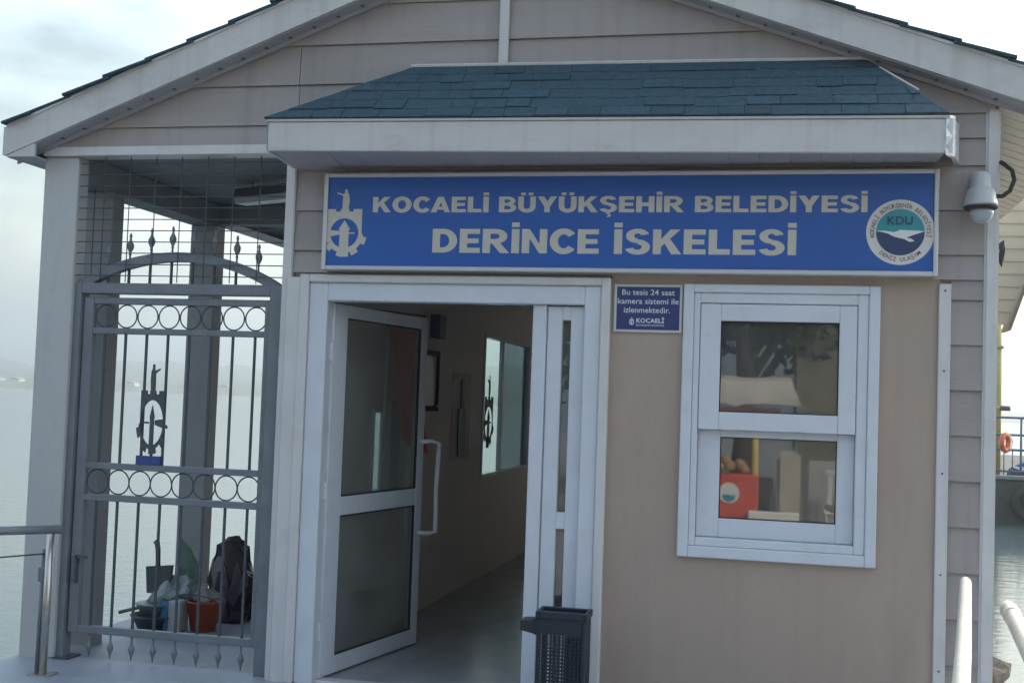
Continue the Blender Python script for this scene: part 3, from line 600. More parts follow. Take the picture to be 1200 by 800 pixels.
for i, x in enumerate(bxs):
    for z0,z1,name in ((1.173,1.950,'bar'),(.2,.945,'bar'),(2.257,arch_z(x,-.055),'arch_bar')):
        if z1-z0 > .03: box(name, x-.0065,x+.0065,.070,.083,z0,z1, steel_d, G)
    bm = bmesh.new(); spear(bm, x, .077, arch_z(x,0)-.003, 1, .165); done('spear_tip', bm, steel, G, True)
    bm = bmesh.new(); spear(bm, x, .077, .157, -1, .150); done('lower_spear_tip', bm, steel, G, True)
    for zc_, rr in ((2.058,.069),(1.060,.0725)):
        bm = bmesh.new(); k = 24; pts = [(x+rr*.965*math.cos(2*math.pi*q/k), .077, zc_+rr*math.sin(2*math.pi*q/k)) for q in range(k+1)]; tube(bm, pts, .0045, 6); done('ring', bm, steel_d, G, True)
bm = bmesh.new(); emblem(bm, -3.655, 1.425, 1.0, .060, .069, -1, None, .74, True, .098, .6); 
for v in bm.verts:
    v.co.z = 1.425+(v.co.z-1.425)*1.37
done('emblem', bm, steel_d, G)
box('emblem_base', -3.745,-3.585,.056,.069,1.174,1.228, mat('enamel_blue',(.03,.06,.22),.4), G)
box('emblem_support', -3.655-.008,-3.655+.008,.0695,.0765,1.228,1.26, steel_d, G)
box('latch', -4.10,-4.03,.03,.055,.60,.615, steel_d, G); box('latch', -4.10,-4.088,.03,.054,.45,.615, steel_d, G)
for z in (.42,1.0,1.75): 
    bm = bmesh.new(); lathe(bm, -2.922,.048,[(.011,z-.04),(.011,z+.04)],10); done('hinge', bm, steel, G)
box('foot_plate', -4.26,-4.10,.0,.15,.001,.011, steel_d, G)

# wire mesh above the gate
MW = root('wire_mesh_panel', (-3.5,.05,2.26), 'fine wire grid filling the opening above the gate arch', 'wire mesh', 'wire mesh screens of the porch')
x = -4.20
vw = tub('wire', [(-4.028,.028,2.262),(-4.028,.028,3.018)], .0032, steel_d, MW, 5)
for k in range(1,8):
    copy_of(vw, WL[vw.name]+Vector((.1695*k,0,0)), MW)
hwz = tub('wire', [(-4.19,.022,2.30),(-2.83,.022,2.30)], .0032, steel_d, MW, 5)
for k in range(1,11): copy_of(hwz, WL[hwz.name]+Vector((0,0,.068*k)), MW)
MW2 = root('wire_mesh_panel', (-4.3,.27,2.0), 'side wire grid between the front porch posts at the water side', 'wire mesh', 'wire mesh screens of the porch')
vw = tub('wire', [(-4.30,.16,1.0),(-4.30,.16,2.884)], .0032, steel_d, MW2, 5)
for k in range(1,3): copy_of(vw, WL[vw.name]+Vector((0,.1*k,0)), MW2)
# strip light under the porch ceiling
SLm = root('strip_light', (-3.45,.95,3.0), 'dark grey strip light fitting hanging under the porch ceiling', 'ceiling lamp')
a, b = Vector((-3.66,1.13,2.965)), Vector((-3.10,.80,2.945)); d = (b-a).normalized(); s = Vector((-d.y,d.x,0))
def bar_prism(name, prof, mt, a=a, b=b, shrink=.0):
    bm = bmesh.new(); A = [bm.verts.new(a+s*p+Vector((0,0,q))) for p,q in prof]; Bv = [bm.verts.new(b+s*p+Vector((0,0,q))) for p,q in prof]
    A2 = [bm.verts.new(a-d*.035+s*p*.6+Vector((0,0,q*.6))) for p,q in prof]
    k = len(prof); bm.faces.new(A2); bm.faces.new(Bv[::-1])
    for i in range(k): bm.faces.new((A[i],A[(i+1)%k],Bv[(i+1)%k],Bv[i])); bm.faces.new((A2[i],A2[(i+1)%k],A[(i+1)%k],A[i]))
    return done(name, bm, mt, SLm)
bar_prism('housing', [(-.07,-.01),(-.05,.055),(.05,.055),(.07,-.01)], mat('lamp_housing',(.10,.115,.13),.5))
bar_prism('diffuser', [(-.062,-.012),(-.05,-.05),(.05,-.05),(.062,-.012)], mat('lamp_diffuser',(.36,.40,.42),.35))
for t in (.2,.8):
    p = a.lerp(b,t); tub('hanger', [(p.x,p.y,p.z+.05),(p.x,p.y,3.055)], .006, steel_d, SLm)

# ------------------------------------------------------------------ clutter on the porch floor
def blob(name, pts, mt, parent=None, sub=2, jit=.02, seed=0):     # convex hull of points, subdivided and crumpled
    bm = bmesh.new()
    for p in pts: bm.verts.new(p)
    r = bmesh.ops.convex_hull(bm, input=bm.verts); bmesh.ops.delete(bm, geom=[v for v in bm.verts if not v.link_faces], context='VERTS')
    bmesh.ops.triangulate(bm, faces=bm.faces); bmesh.ops.subdivide_edges(bm, edges=bm.edges, cuts=sub, use_grid_fill=True, smooth=.06)
    for v in bm.verts: v.co += Vector((noise.noise(v.co*9+Vector((seed,0,0))), noise.noise(v.co*9+Vector((0,seed+5,0))), noise.noise(v.co*9+Vector((9,0,seed)))))*jit + Vector((noise.noise(v.co*26), noise.noise(v.co*24+Vector((3,0,0))), noise.noise(v.co*22)))*jit*.45
    return done(name, bm, mt, parent, False)
zf = 0.0
blackbag = mat('dark_plastic_bag', (.035,.03,.035), .35, .2, 8, .5, 25)
tag(blob('rubbish_sack', [(x,y,z) for x,y,z in ((-3.97,1.45,0),(-3.70,1.40,0),(-3.66,1.75,0),(-3.98,1.78,0),(-3.97,1.5,.3),(-3.67,1.5,.34),(-3.88,1.52,.56),(-3.80,1.62,.60),(-3.70,1.6,.50),(-3.93,1.7,.45))], blackbag, None, 4, .06, 1), 'big dark plastic sack standing upright by the right end of the porch', 'sack')
tag(blob('rubbish_sack', [(-3.62,1.52,0),(-3.40,1.5,0),(-3.38,1.8,0),(-3.62,1.8,0),(-3.58,1.6,.5),(-3.46,1.6,.62),(-3.40,1.7,.55),(-3.60,1.7,.56)], blackbag, None, 4, .05, 4), 'second dark sack half hidden behind the right gate post', 'sack')
BK = root('red_bucket', (-3.82,1.12,0), 'red plastic bucket beside the blue and white bag', 'bucket')
redp = mat('red_plastic', (.42,.085,.035), .4, .1, 8)
bm = bmesh.new(); lathe(bm, -3.80,1.14,[(.085,.0),(.115,.19),(.122,.19),(.122,.20),(.108,.20),(.08,.02)],20); done('pail', bm, redp, BK, True)
tub('handle', [(-3.915,1.10,.19),(-3.90,1.05,.23),(-3.80,1.03,.25),(-3.71,1.06,.23),(-3.685,1.12,.19)], .004, steel_d, BK)
tag(blob('cleaning_rag', [(-3.88,1.10,.19),(-3.74,1.08,.19),(-3.72,1.2,.2),(-3.87,1.22,.2),(-3.80,1.13,.29),(-3.86,1.16,.27)], mat('grey_rag',(.22,.23,.22),.9,.2,12,.6,30), None, 4, .05, 2), 'crumpled grey rag lying in the red bucket', 'rag')
tag(blob('detergent_bag', [(-4.03,1.0,0),(-3.99,.98,0),(-3.97,1.12,0),(-4.07,1.14,0),(-4.06,1.0,.20),(-3.98,.99,.20),(-3.98,1.12,.19),(-4.06,1.13,.19)], mat('blue_bag_plastic',(.03,.16,.32),.4,.1,8), None, 2, .012, 3), 'blue plastic detergent bag between the basin and the white carton', 'bag')
tag(box('white_carton', -3.99,-3.90,.99,1.12,.0,.205, mat('white_card',(.42,.43,.44),.6,.06,8,dirt=.5,dirt_col=(.2,.2,.2),ds=12), None, .006), 'small white carton against the left of the red bucket', 'carton')
tag(blob('tied_plastic_bag', [(-4.22,1.12,.17),(-4.05,1.08,.18),(-3.90,1.1,.22),(-3.86,1.22,.24),(-4.2,1.26,.18),(-4.10,1.15,.31),(-3.95,1.17,.36),(-4.18,1.18,.26)], mat('grey_bag_plastic',(.24,.27,.28),.4,.12,6,.5,20), None, 4, .06, 7), 'full pale grey plastic bag lying on top of the basin and carton', 'bag')
BS = root('wash_basin', (-4.13,1.02,0), 'dark shallow basin with brushes at the left of the porch clutter', 'basin')
bm = bmesh.new(); lathe(bm, -4.12,1.08,[(.12,.0),(.16,.085),(.172,.085),(.172,.095),(.155,.095),(.115,.015)],24); done('bowl', bm, steel_d, BS, True)
bm = bmesh.new(); lathe(bm, -4.12,1.08,[(.10,.10),(.14,.165),(.145,.17),(.09,.17)],24); done('inner_bowl', bm, mat('grey_bowl',(.16,.19,.21),.5), BS, True)
DP = root('dustpan', (-4.15,1.16,.17), 'dark dustpan standing upright with its handle up beside the grey bag', 'dustpan')
bm = bmesh.new(); prism(bm, [(-4.235,.22),(-4.07,.22),(-4.055,.42),(-4.25,.40)], 1.14,1.17); done('pan', bm, mat('dustpan_plastic',(.06,.08,.085),.5), DP)
tub('handle', [(-4.165,1.155,.40),(-4.172,1.155,.52),(-4.185,1.155,.585),(-4.20,1.155,.56)], [.016,.018,.02,.01], MATS['dustpan_plastic'], DP)
HB = root('hand_broom', (-4.3,1.02,.1), 'short dark broom handle sticking out left of the basin', 'broom')
tub('stick', [(-4.345,.98,.105),(-4.10,1.04,.175)], .012, MATS['dustpan_plastic'], HB)
tag(blob('green_cloth', [(-4.05,1.2,.28),(-3.86,1.2,.30),(-4.03,1.22,.60),(-3.98,1.24,.52),(-3.89,1.22,.42),(-4.0,1.28,.3)], mat('green_plastic',(.10,.17,.13),.6,.1,8,.3,20), None, 2, .015, 9), 'pointed green plastic bag corner standing up behind the grey bag', 'bag')
# kerb of the porch floor
PF = box('porch_kerb', -4.44,-2.74,2.02,2.12,-.004,.06, conc, B, .006)

# ------------------------------------------------------------------ handrails
HL = root('steel_handrail', (-4.05,-.38,0), 'grey tubular handrail with a lower wire at the left end of the deck', 'handrail')
tub('top_tube', [(-4.60,-1.3,.835),(-4.28,-.84,.83),(-4.09,-.60,.825),(-3.93,-.385,.820)], .024, steel, HL, 12)
tub('end_post', [(-4.01,-.37,.0),(-4.005,-.37,.80)], .022, inox, HL, 12)
tub('end_post', [(-4.055,-.36,.0),(-4.045,-.36,.70)], .013, steel, HL, 10)
tub('lower_wire', [(-4.62,-1.0,.64),(-4.04,-.37,.675)], .0045, steel_d, HL)
box('foot_plate', -4.08,-3.95,-.42,-.31,.0,.008, inox, HL)
box('clamp', -4.065,-4.025,-.385,-.345,.52,.60, steel, HL, .004)
HR = root('gangway_handrail', (.87,-.43,0), 'pale tubular handrail ending in front of the siding strip', 'handrail')
tub('top_tube', [(.40,-3.6,.86),(.60,-2.3,.86),(.80,-.95,.86),(.866,-.50,.86),(.873,-.44,.857),(.876,-.40,.845)], [.026,.026,.026,.026,.024,.014], cream_pipe, HR, 14)
tub('post', [(.862,-.52,0),(.862,-.52,.84)], .022, cream_pipe, HR, 12); tub('post', [(.53,-2.75,0),(.53,-2.75,.84)], .022, cream_pipe, HR, 12)
HR2 = root('curved_handrail', (1.1,-.2,0), 'thick cream pipe rail curving down past the right corner of the office', 'handrail')
tub('top_tube', [(.80,-3.3,.73),(.95,-1.75,.71),(1.03,-1.0,.705),(1.09,-.45,.70),(1.112,-.22,.705),(1.118,-.12,.70),(1.121,-.07,.67)], [.040]*5+[.038,.03], cream_pipe, HR2, 16)
tub('collar', [(1.095,-.40,.70),(1.10,-.34,.701)], .045, cream_pipe, HR2, 16)
tub('post', [(.93,-2.0,0),(.93,-2.0,.69)], .026, cream_pipe, HR2, 12)

# ------------------------------------------------------------------ litter bin
BN = root('litter_bin', (-1.05,-.35,0), 'dark blue perforated litter bin in front of the narrow door leaf', 'litter bin')
x0,x1,y0,y1,zt = -1.178,-.925,-.42,-.26,.535
for (a,b,c_,d_) in ((x0,x0+.022,y0,y0+.022),(x1-.022,x1,y0,y0+.022),(x0,x0+.022,y1-.022,y1),(x1-.022,x1,y1-.022,y1)): box('corner_post', a,b,c_,d_,.0,zt, bluep, BN, .004)
bm = bmesh.new(); frame(bm, x0-.008,x1+.008,zt,zt+.036,.02,.02,0,0,y0-.008,y1+.008,.004); abox(bm,x0+.012,x1-.012,y0-.008,y0+.02,zt,zt+.036,.003); abox(bm,x0+.012,x1-.012,y1-.02,y1+.008,zt,zt+.036,.003); done('rim', bm, bluep, BN)
box('solid_panel', x0+.12,x1-.022,y1-.012,y1-.006,.02,zt, bluep, BN)
bm = bmesh.new()
for yy_ in (y0+.006, y1-.010):
    xx = x0+.026
    while xx < (x1-.03 if yy_ < -.35 else x0+.12): abox(bm, xx,xx+.006,yy_,yy_+.004,.02,.455); xx += .021
    z = .02
    while z < .455: abox(bm, x0+.022, (x1-.022 if yy_<-.35 else x0+.12), yy_-.001,yy_+.005,z,z+.0045); z += .0185
o = done('perforated_panel', bm, bluep, BN); stuff(o)
box('top_band', x0+.022,x1-.022,y0+.003,y0+.011,.455,zt, bluep, BN); box('base', x0,x1,y0,y1,.001,.02, bluep, BN)
box('side_panel', x1-.010,x1-.004,y0+.022,y1-.022,.02,zt, bluep, BN)
bm = bmesh.new(); prism(bm, [(-1.268,.465),(-1.268,.512),(-1.215,.516),(-1.178,.535),(-1.178,.44),(-1.20,.45)], -.40,-.28); done('hinged_lid', bm, bluep, BN)

# ------------------------------------------------------------------ things inside
pf = root('framed_document', (-2.64,2.35,1.6), 'dark framed document hanging on the inner wall behind the open door', 'picture')
def wallbox(name, y0,y1,z0,z1,mt,parent,t=.02,x=-2.66): return box(name, x+.001,x+t,y0,y1,z0,z1,mt,parent)
bm = bmesh.new()
for (a,b,c_,d_) in ((1.98,2.02,1.53,2.0),(2.62,2.66,1.53,2.0),(2.02,2.62,1.53,1.57),(2.02,2.62,1.96,2.0)): abox(bm,-2.659,-2.63,a,b,c_,d_)
done('frame', bm, dark, pf); wallbox('sheet', 2.02,2.62,1.57,1.96, mat('framed_sheet',(.55,.60,.62),.4,.1,5), pf, .012)
tag(wallbox('wall_box', 2.45,2.62,2.10,2.28, navy, None, .08), 'small dark box high on the inner wall above the framed document', 'box')
po = root('wall_poster', (-2.65,3.45,1.1), 'pale poster with a dark figure on the inner wall left of the far window', 'poster')
wallbox('sheet', 3.15,3.75,1.12,1.85, mat('poster_paper',(.30,.27,.26),.6,.15,6), po, .004); 
bm = bmesh.new(); 
abox(bm,-2.654,-2.645,3.35,3.58,1.15,1.55); abox(bm,-2.654,-2.645,3.42,3.50,1.55,1.80); done('printed_figure', bm, mat('poster_print',(.12,.16,.18),.6,.3,14), po)
FL = root('red_flag', (-2.6,1.75,1.2), 'red flag with a pale emblem hanging on the wall seen through the open door pane', 'flag')
bm = bmesh.new(); rows_ = []
for i in range(13):
    t = i/12; rows_.append([bm.verts.new((-2.60+.02*math.sin(t*16)+.015*k, 1.28+.62*t, 2.10-k*.095-(.12*t if k else 0))) for k in range(9)])
for i in range(12):
    for k in range(8): bm.faces.new((rows_[i][k],rows_[i+1][k],rows_[i+1][k+1],rows_[i][k+1]))
done('cloth', bm, mat('flag_red',(.75,.04,.05),.7,.1,5), FL, True); tub('staff', [(-2.60,1.24,.9),(-2.60,1.26,2.2)], .012, white, FL)
tag(box('pale_curtain', -2.645,-2.60,1.40,1.62,.85,1.60, mat('curtain_cloth',(.22,.27,.24),.8,.1,8), None, .01), 'grey green curtain covering half of the small side window', 'curtain')
ST = root('window_emblem', (-2.67,4.5,1.1), 'dark anchor and tower emblem sticker on the bright far window pane', 'sticker')
bm = bmesh.new(); emblem(bm, 0, 0, 1.5, -.001, .001, 1, None, 1.05)
for v in bm.verts: v.co = Vector((-2.668+v.co.y, 4.50+v.co.x, 1.42+v.co.z*1.15))
done('print', bm, steel_d, ST)

# ------------------------------------------------------------------ right: quay, rail, shelter
Q = struct(box('quay', 3.5,60,33,60,-3,-.25, quaym, None, .05))
QR = root('quay_railing', (9,33.3,-.25), 'blue grey railing with tall and short bars along the far quay edge', 'railing')
rb = mat('railing_blue',(.09,.13,.19),.5,.1,2)
for z in (1.66,1.12): tub('rail', [(5,33.6,z),(22,33.6,z)], .035, rb, QR)
for z in (.66,.0): tub('rail', [(5,33.3,z),(22,33.3,z)], .035, rb, QR)
for i in range(12): tub('post', [(5.0+1.2*i+.0,33.6,-.25),(5.0+1.2*i,33.6,1.66)], .035, rb, QR)
for i in range(50): tub('bar', [(5.1+.25*i,33.3,-.2),(5.1+.25*i,33.3,.64)], .018, rb, QR, 5)
bk = root('moored_dinghy_cover', (8.2,35,-.25), 'dark blue tarpaulin heap behind the quay railing', 'tarpaulin')
blob('cover', [(7.4,34.6,-.25),(10.6,34.6,-.25),(10.6,36,-.25),(7.4,36,-.25),(7.8,35.2,.35),(9.0,35.2,.15),(10.4,35.2,.55)], mat('blue_tarp',(.05,.09,.18),.6,.2,2,.4,4), bk, 3, .3, 2)
LB = root('lifebuoy', (6.9,33.2,.55), 'orange lifebuoy hanging by the yellow post on the quay', 'lifebuoy')
bm = bmesh.new(); k = 24; tube(bm, [(6.86+.13*math.cos(2*math.pi*q/k),33.2+.2*math.cos(2*math.pi*q/k),.88+.24*math.sin(2*math.pi*q/k)) for q in range(k+1)], .08, 8); done('ring', bm, mat('buoy_orange',(.65,.12,.04),.45,.08,5), LB, True)
tub('grab_line', [(6.86+.2*math.cos(2*math.pi*q/8),33.1,.88+.33*math.sin(2*math.pi*q/8)) for q in range(9)], .015, white, LB)
SH = root('quay_shelter', (2.6,12.2,-1.6), 'cream boarded shelter end on a yellow post right behind the office', 'shelter')
yel = mat('yellow_post_paint',(.50,.40,.12),.45,.15,2,dirt=.4,ds=3)
tub('post', [(6.74,34.0,-.25),(6.74,34.0,6.2)], .13, yel, SH, 14)
for z in (1.95,3.9): tub('clamp', [(6.74,34.0,z-.06),(6.74,34.0,z+.06)], .19, yel, SH, 14)
tub('clamp_arm', [(6.8,33.9,1.95),(7.1,33.8,1.95)], .08, steel_d, SH)
cream = bpy.data.materials.new('cream_boards'); cream.use_nodes = True
cb = cream.node_tree.nodes; cl = cream.node_tree.links; pb = cb['Principled BSDF']; pb.inputs['Base Color'].default_value = (.72,.66,.54,1); pb.inputs['Roughness'].default_value = .5
tr_ = cb.new('ShaderNodeBsdfTranslucent'); tr_.inputs[0].default_value = (.62,.56,.45,1); mxs = cb.new('ShaderNodeMixShader'); mxs.inputs[0].default_value = .4
cl.new(pb.outputs[0], mxs.inputs[1]); cl.new(tr_.outputs[0], mxs.inputs[2]); cl.new(mxs.outputs[0], cb['Material Output'].inputs[0])
# boards of the gable end (plane y=5), lower right edge slanting up to the right
z = 2.47; i = 0
while z < 4.7:
    z1 = z+.115; 
    def xr(zz): return 1.975+(zz-2.47)*.335
    bm = bmesh.new(); w0 = xr(z); w1 = xr(z1)
    hexa(bm, [(1.60,4.985,z),(w0,4.985,z+.0),(w0,5.02,z),(1.60,5.02,z),(1.60,5.0,z1-.001),(w1,5.0,z1-.001),(w1,5.02,z1-.001),(1.60,5.02,z1-.001)]); done('board', bm, cream, SH); z = z1
bm = bmesh.new(); hexa(bm, [(1.98,4.96,2.42),(2.01,4.96,2.42),(2.01,5.3,2.42),(1.98,5.3,2.42),(2.735,4.96,4.7),(2.765,4.96,4.7),(2.765,5.3,4.7),(2.735,5.3,4.7)]); done('edge_trim', bm, mat('edge_brown',(.25,.18,.12),.6,.2,10), SH)
tag(blob('rag_on_corner', [(1.88,4.93,3.18),(1.93,4.93,3.22),(1.935,4.95,3.05),(1.90,4.95,2.98),(1.92,4.90,3.12)], blackbag, None, 3, .03, 6), 'black rag caught on the cream boards beside the corner trim', 'rag')

tyrem = mat('tyre_rubber',(.02,.02,.02),.8,.2,8)
for i, (x, lab) in enumerate(((7.5,'black tyre fender on the quay wall under the lifebuoy'),(9.6,'black tyre fender on the quay wall farther right'))):
    bm = bmesh.new(); k = 20; tube(bm, [(x+.38*math.cos(2*math.pi*q/k),32.85,-.95+.38*math.sin(2*math.pi*q/k)) for q in range(k+1)], .14, 8); tag(done('tyre_fender', bm, tyrem, None, True), lab, 'tyre', 'tyre fenders on the quay wall')
box('quay_kerb', 3.5, 60, 32.93, 33.2, -.249, -.12, mat('quay_kerb_stone',(.20,.20,.19),.8,.2,2), Q, .02)
# rocks at the foot of the office
rockm = mat('shore_rock', (.16,.15,.14), .85, .3, 3, .8, 12, dirt=.6, dirt_col=(.04,.05,.04), ds=3)
for i, (x,y,z,r) in enumerate(((1.75,3.2,-1.5,.45),(2.1,4.4,-1.55,.5),(1.6,2.0,-1.5,.35),(1.95,5.6,-1.6,.5),(1.5,1.1,-1.45,.4),(2.35,6.8,-1.65,.5),(1.45,.2,-1.4,.4))):
    bm = bmesh.new(); bmesh.ops.create_icosphere(bm, subdivisions=3, radius=r)
    for v in bm.verts: v.co = Vector((v.co.x*1.1, v.co.y, v.co.z*.8))*(1+.35*noise.noise(v.co*2.4/r*.5+Vector((i*3,0,0)))+.1*noise.noise(v.co*9)) + Vector((x,y,z))
    tag(done('shore_rock', bm, rockm, None, False), ('weedy grey rock by the right office wall, '+('fourth from the front','fifth from the front','third from the front','sixth from the front','second from the front','farthest back','nearest the curved rail')[i]), 'rock', 'rocks at the foot of the office')
# rope and fenders on the side wall
RP = root('mooring_rope', (1.14,.5,0), 'frayed rope hanging down the side wall behind the corner trim', 'rope')
tub('strand', [(1.12,.5,.98),(1.15,.7,.6),(1.13,.7,.3),(1.16,.7,.0),(1.14,.7,-.5)], .022, mat('old_rope',(.25,.22,.18),.9,.3,30,.8,60), RP)
blob('knot', [(1.13,.6,.35),(1.26,.6,.30),(1.24,.65,.12),(1.14,.7,.10),(1.18,.55,.22)], MATS['old_rope'], RP, 2, .04, 3)

# ------------------------------------------------------------------ behind the camera: what the window mirrors
STL = root('market_stall', (-.6,-9.6,0), 'vendor stall with a sagging off white awning on a yellow pole', 'stall')
ypl = mat('stall_pole_yellow',(.55,.42,.10),.5,.1,3)
tub('pole', [(-.27,-9.1,-.02),(-.30,-9.1,1.72)], .045, ypl, STL); tub('pole', [(-2.4,-9.1,-.02),(-2.4,-9.1,1.72)], .045, ypl, STL)
bm = bmesh.new(); gr = []
for i in range(25):
    x = -2.6+2.75*i/24; row = []
    for k in range(7):
        y = -9.0-1.8*k/6; z = 1.99+.10*(k/6)+.012*math.sin(i*.9); 
        row.append(bm.verts.new((x+.12*max(0,(i-20)/4)*0, y, z)))
    gr.append(row)
for i in range(24):
    for k in range(6): bm.faces.new((gr[i][k],gr[i+1][k],gr[i+1][k+1],gr[i][k+1]))
low = [bm.verts.new((gr[i][0].co.x+ (.12 if i==24 else 0), -9.0+.03*math.sin(i*1.3), 1.70+.09*noise.noise(Vector((i*1.7,0,0)))-0)) for i in range(25)]
for i in range(24): bm.faces.new((gr[i][0],gr[i+1][0],low[i+1],low[i]))
done('awning_cloth', bm, mat('awning_cloth',(.45,.42,.38),.8,.12,4), STL, True)
CB = root('red_cool_box', (-.8,-9.1,.2), 'red cool box with a round white and teal emblem on the stall table', 'cool box')
box('body', -1.6,-.24,-9.35,-8.98,.20,.80, mat('cool_box_red',(.60,.07,.035),.45,.08,3), CB, .02)
disc0 = disc('emblem_disc', -.60,.585-.02,.13,0,mat('emblem_white',(.7,.7,.68),.5),CB); 
for o_, r_ in ((disc0,None),):
    o_.location.y += -8.975+9.1*0
d2 = disc('emblem_teal', -.60,.54,.085,0,teal,CB, 24, 180, 360); d2.location.y += -8.972
box('stall_table', -1.75,.40,-9.75,-8.85,.10,.19, mat('table_wood',(.22,.17,.12),.7,.2,6), STL)
for x in (-1.7,.35):
    for y in (-9.7,-8.9): box('table_leg', x-.03,x+.03,y-.03,y+.03,-.02,.10, MATS['table_wood'], STL)
tag(box('white_tray', -.36,.27,-8.97,-8.87+.0,.20,.36, mat('tray_white',(.7,.7,.66),.5,.06,5), None, .02), 'white tray on the stall table in front of the red cool box', 'tray')
box('valance_beam', -2.55,.02,-9.06,-9.02,1.60,1.655, mat('beam_red',(.16,.05,.035),.6,.2,6), STL)
bt = [mat('bottle_green',(.05,.14,.07),.2), mat('bottle_brown',(.16,.07,.03),.2), mat('bottle_clear',(.45,.48,.46),.2)]
for i, nm in enumerate(('green','brown','pale','second green','second brown')):
    bm = bmesh.new(); x = -.30+.11*i; lathe(bm, x, -9.55,[(.035,.19),(.038,.20),(.038,.38),(.015,.44),(.014,.50)],12)
    tag(done('bottle', bm, bt[i%3], None, True), nm+' glass bottle in the row at the back of the stall table', 'bottle', 'bottles on the stall table')
tag(box('brown_crate', -.42,-.05,-9.85,-9.60,.19,.75, mat('crate_brown',(.20,.13,.08),.8,.25,8), None, .012), 'brown wooden crate behind the bottle row on the stall table', 'crate')
PC = root('plastic_chair', (.75,-8.6,0), 'white plastic chair standing right of the stall', 'chair')
pw = mat('chair_plastic',(.55,.54,.50),.5,.08,4)
box('seat', .55,.97,-8.8,-8.4,.40,.43, pw, PC, .01)
for x in (.58,.94):
    for y in (-8.77,-8.43): box('leg', x-.018,x+.018,y-.018,y+.018,-.02,.40, pw, PC, .004)
for k in range(4): box('back_slat', .60+.095*k,.66+.095*k,-8.80,-8.775,.44,.86, pw, PC, .004)
box('back_top', .56,.96,-8.805,-8.77,.86,.92, pw, PC, .008)
for i, (x,z) in enumerate(((-.73,.88),(-.60,.90),(-.48,.93),(-.66,.97),(-.42,.86))):
    bm = bmesh.new(); bmesh.ops.create_icosphere(bm, subdivisions=2, radius=.075)
    for v in bm.verts: v.co = v.co*(1+.3*noise.noise(v.co*20+Vector((i,0,0))))+Vector((x,-9.15,z))
    tag(done('bread_roll', bm, mat('bread',(.35,.20,.10),.8,.2,20), None, True), 'round brown bread roll, '+('leftmost in the heap','in the middle of the bottom row','just left of the yellow pole','on top of the heap','rightmost, against the yellow pole')[i], 'bread roll', 'bread rolls on the cool box')
tag(box('beige_sack_bale', -.02,.28,-9.3,-9.0,.20,1.12, mat('bale_cloth',(.42,.37,.30),.85,.12,6,.4,20), None, .05, 2), 'upright beige cloth bale at the right end of the stall', 'bale')
tag(box('grey_crate', .34,.85,-9.6,-9.2,-.02,1.0, mat('crate_grey',(.35,.34,.33),.8,.12,6), None, .04, 2), 'grey crate standing on the quay right of the stall', 'crate')
KB = root('olive_kiosk', (3,-15,0), 'olive grey kiosk wall across the quay behind the stall', 'building')
box('wall', .25,9,-16,-12.5,-.02,4.6, mat('olive_render',(.16,.155,.11),.8,.15,1.2,.3,12), KB); box('roof', .1,9.2,-16.2,-12.3,4.6,4.8, mat('maroon_roof',(.10,.03,.03),.7,.1,3), KB)
box('window', 3,4.2,-12.52,-12.46,1.2,2.3, g_tint, KB)
leafm = [mat('leaf_%s'%n_, c_, .7, .3, 4) for n_, c_ in (('deep',(.03,.06,.03)),('mid',(.05,.085,.04)),('pale',(.08,.12,.055)))]
barkm = mat('bark',(.10,.075,.055),.9,.3,6,.6,20)
TREE_LAB = ['leafy tree left of the stall, its middle one','leafy tree right behind the stall awning','slim tree between the stall and the olive kiosk','tall leafy tree at the far left end of the quay','tall tree rising behind the olive kiosk','tall tree in the second row left of the stall']
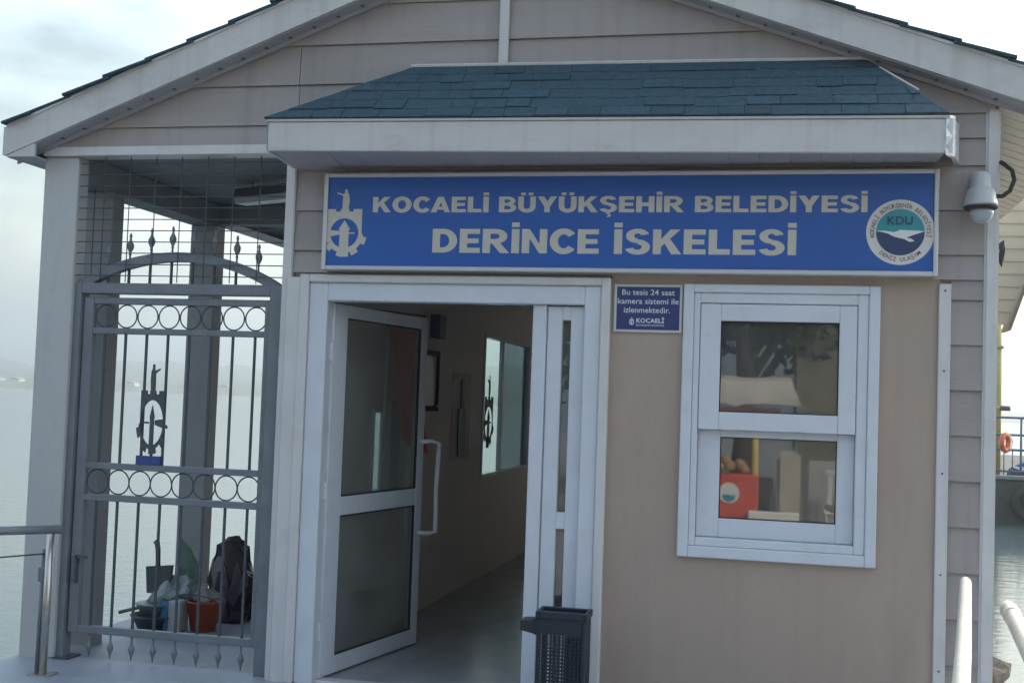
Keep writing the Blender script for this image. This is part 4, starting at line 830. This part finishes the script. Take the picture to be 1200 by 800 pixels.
def make_tree(x, y, h, cr, seed):
    rnd = random.Random(seed); t = root('broadleaf_tree', (x,y,0), TREE_LAB[seed], 'tree', 'trees behind the stall')
    tub('trunk', [(x,y,-.1),(x+.1,y,h*.3),(x-.05,y+.1,h*.62)], [.22,.17,.10], barkm, t, 10)
    bm = bmesh.new()
    for i in range(5):
        a = rnd.uniform(0,6.28); tube(bm, [(x,y,h*(.28+.06*i)),(x+math.cos(a)*cr*.4,y+math.sin(a)*cr*.4,h*(.5+.06*i)),(x+math.cos(a)*cr*.75,y+math.sin(a)*cr*.75,h*(.62+.06*i))],[.09,.06,.02],6)
    done('limbs', bm, barkm, t, True)
    cs = [(Vector((x,y,h*.68))+Vector((rnd.gauss(0,1)*cr*.45, rnd.gauss(0,1)*cr*.45, rnd.gauss(0,1)*h*.14)), rnd.uniform(.35,.6)*cr) for _ in range(16)]
    for ml in range(3):
        vs, fs = [], []
        for k in range(1900):
            c, r = rnd.choice(cs); d = Vector((rnd.gauss(0,1),rnd.gauss(0,1),rnd.gauss(0,1))).normalized()*r*rnd.uniform(.55,1.05); p = c+d
            a = Vector((rnd.gauss(0,1),rnd.gauss(0,1),rnd.gauss(0,1))).normalized(); b = a.orthogonal().normalized(); s_ = rnd.uniform(.07,.15)
            n0 = len(vs); vs += [p-a*s_, p+b*s_*.6, p+a*s_, p-b*s_*.6]; fs.append((n0,n0+1,n0+2,n0+3))
        me = bpy.data.meshes.new('crown'); me.from_pydata([tuple(v) for v in vs],[],fs); me.materials.append(leafm[ml]); stuff(link('crown', me, t))
for i,(x,y,h,cr) in enumerate(((-6.5,-13.5,6.5,2.4),(-2.6,-14,6.8,2.5),(-.6,-13.2,5.6,2.0),(-10.5,-15,7.5,2.8),(2.5,-18,8,3.0),(-4.5,-17,8,3))): make_tree(x,y,h,cr,i)
bpy.context.view_layer.update()

# ------------------------------------------------------------------ haze over the gulf
hz = bpy.data.materials.new('haze_air'); hz.use_nodes = True; n_ = hz.node_tree.nodes; n_.remove(n_['Principled BSDF'])
pv = n_.new('ShaderNodeVolumePrincipled'); pv.inputs['Color'].default_value = (.84,.95,1,1); pv.inputs['Density'].default_value = .0010; pv.inputs['Anisotropy'].default_value = .6
hz.node_tree.links.new(pv.outputs[0], n_['Material Output'].inputs['Volume'])
bm = bmesh.new(); abox(bm, -3700,3700,-3700,3700,-9,160); hb = done('haze', bm, hz); stuff(hb)
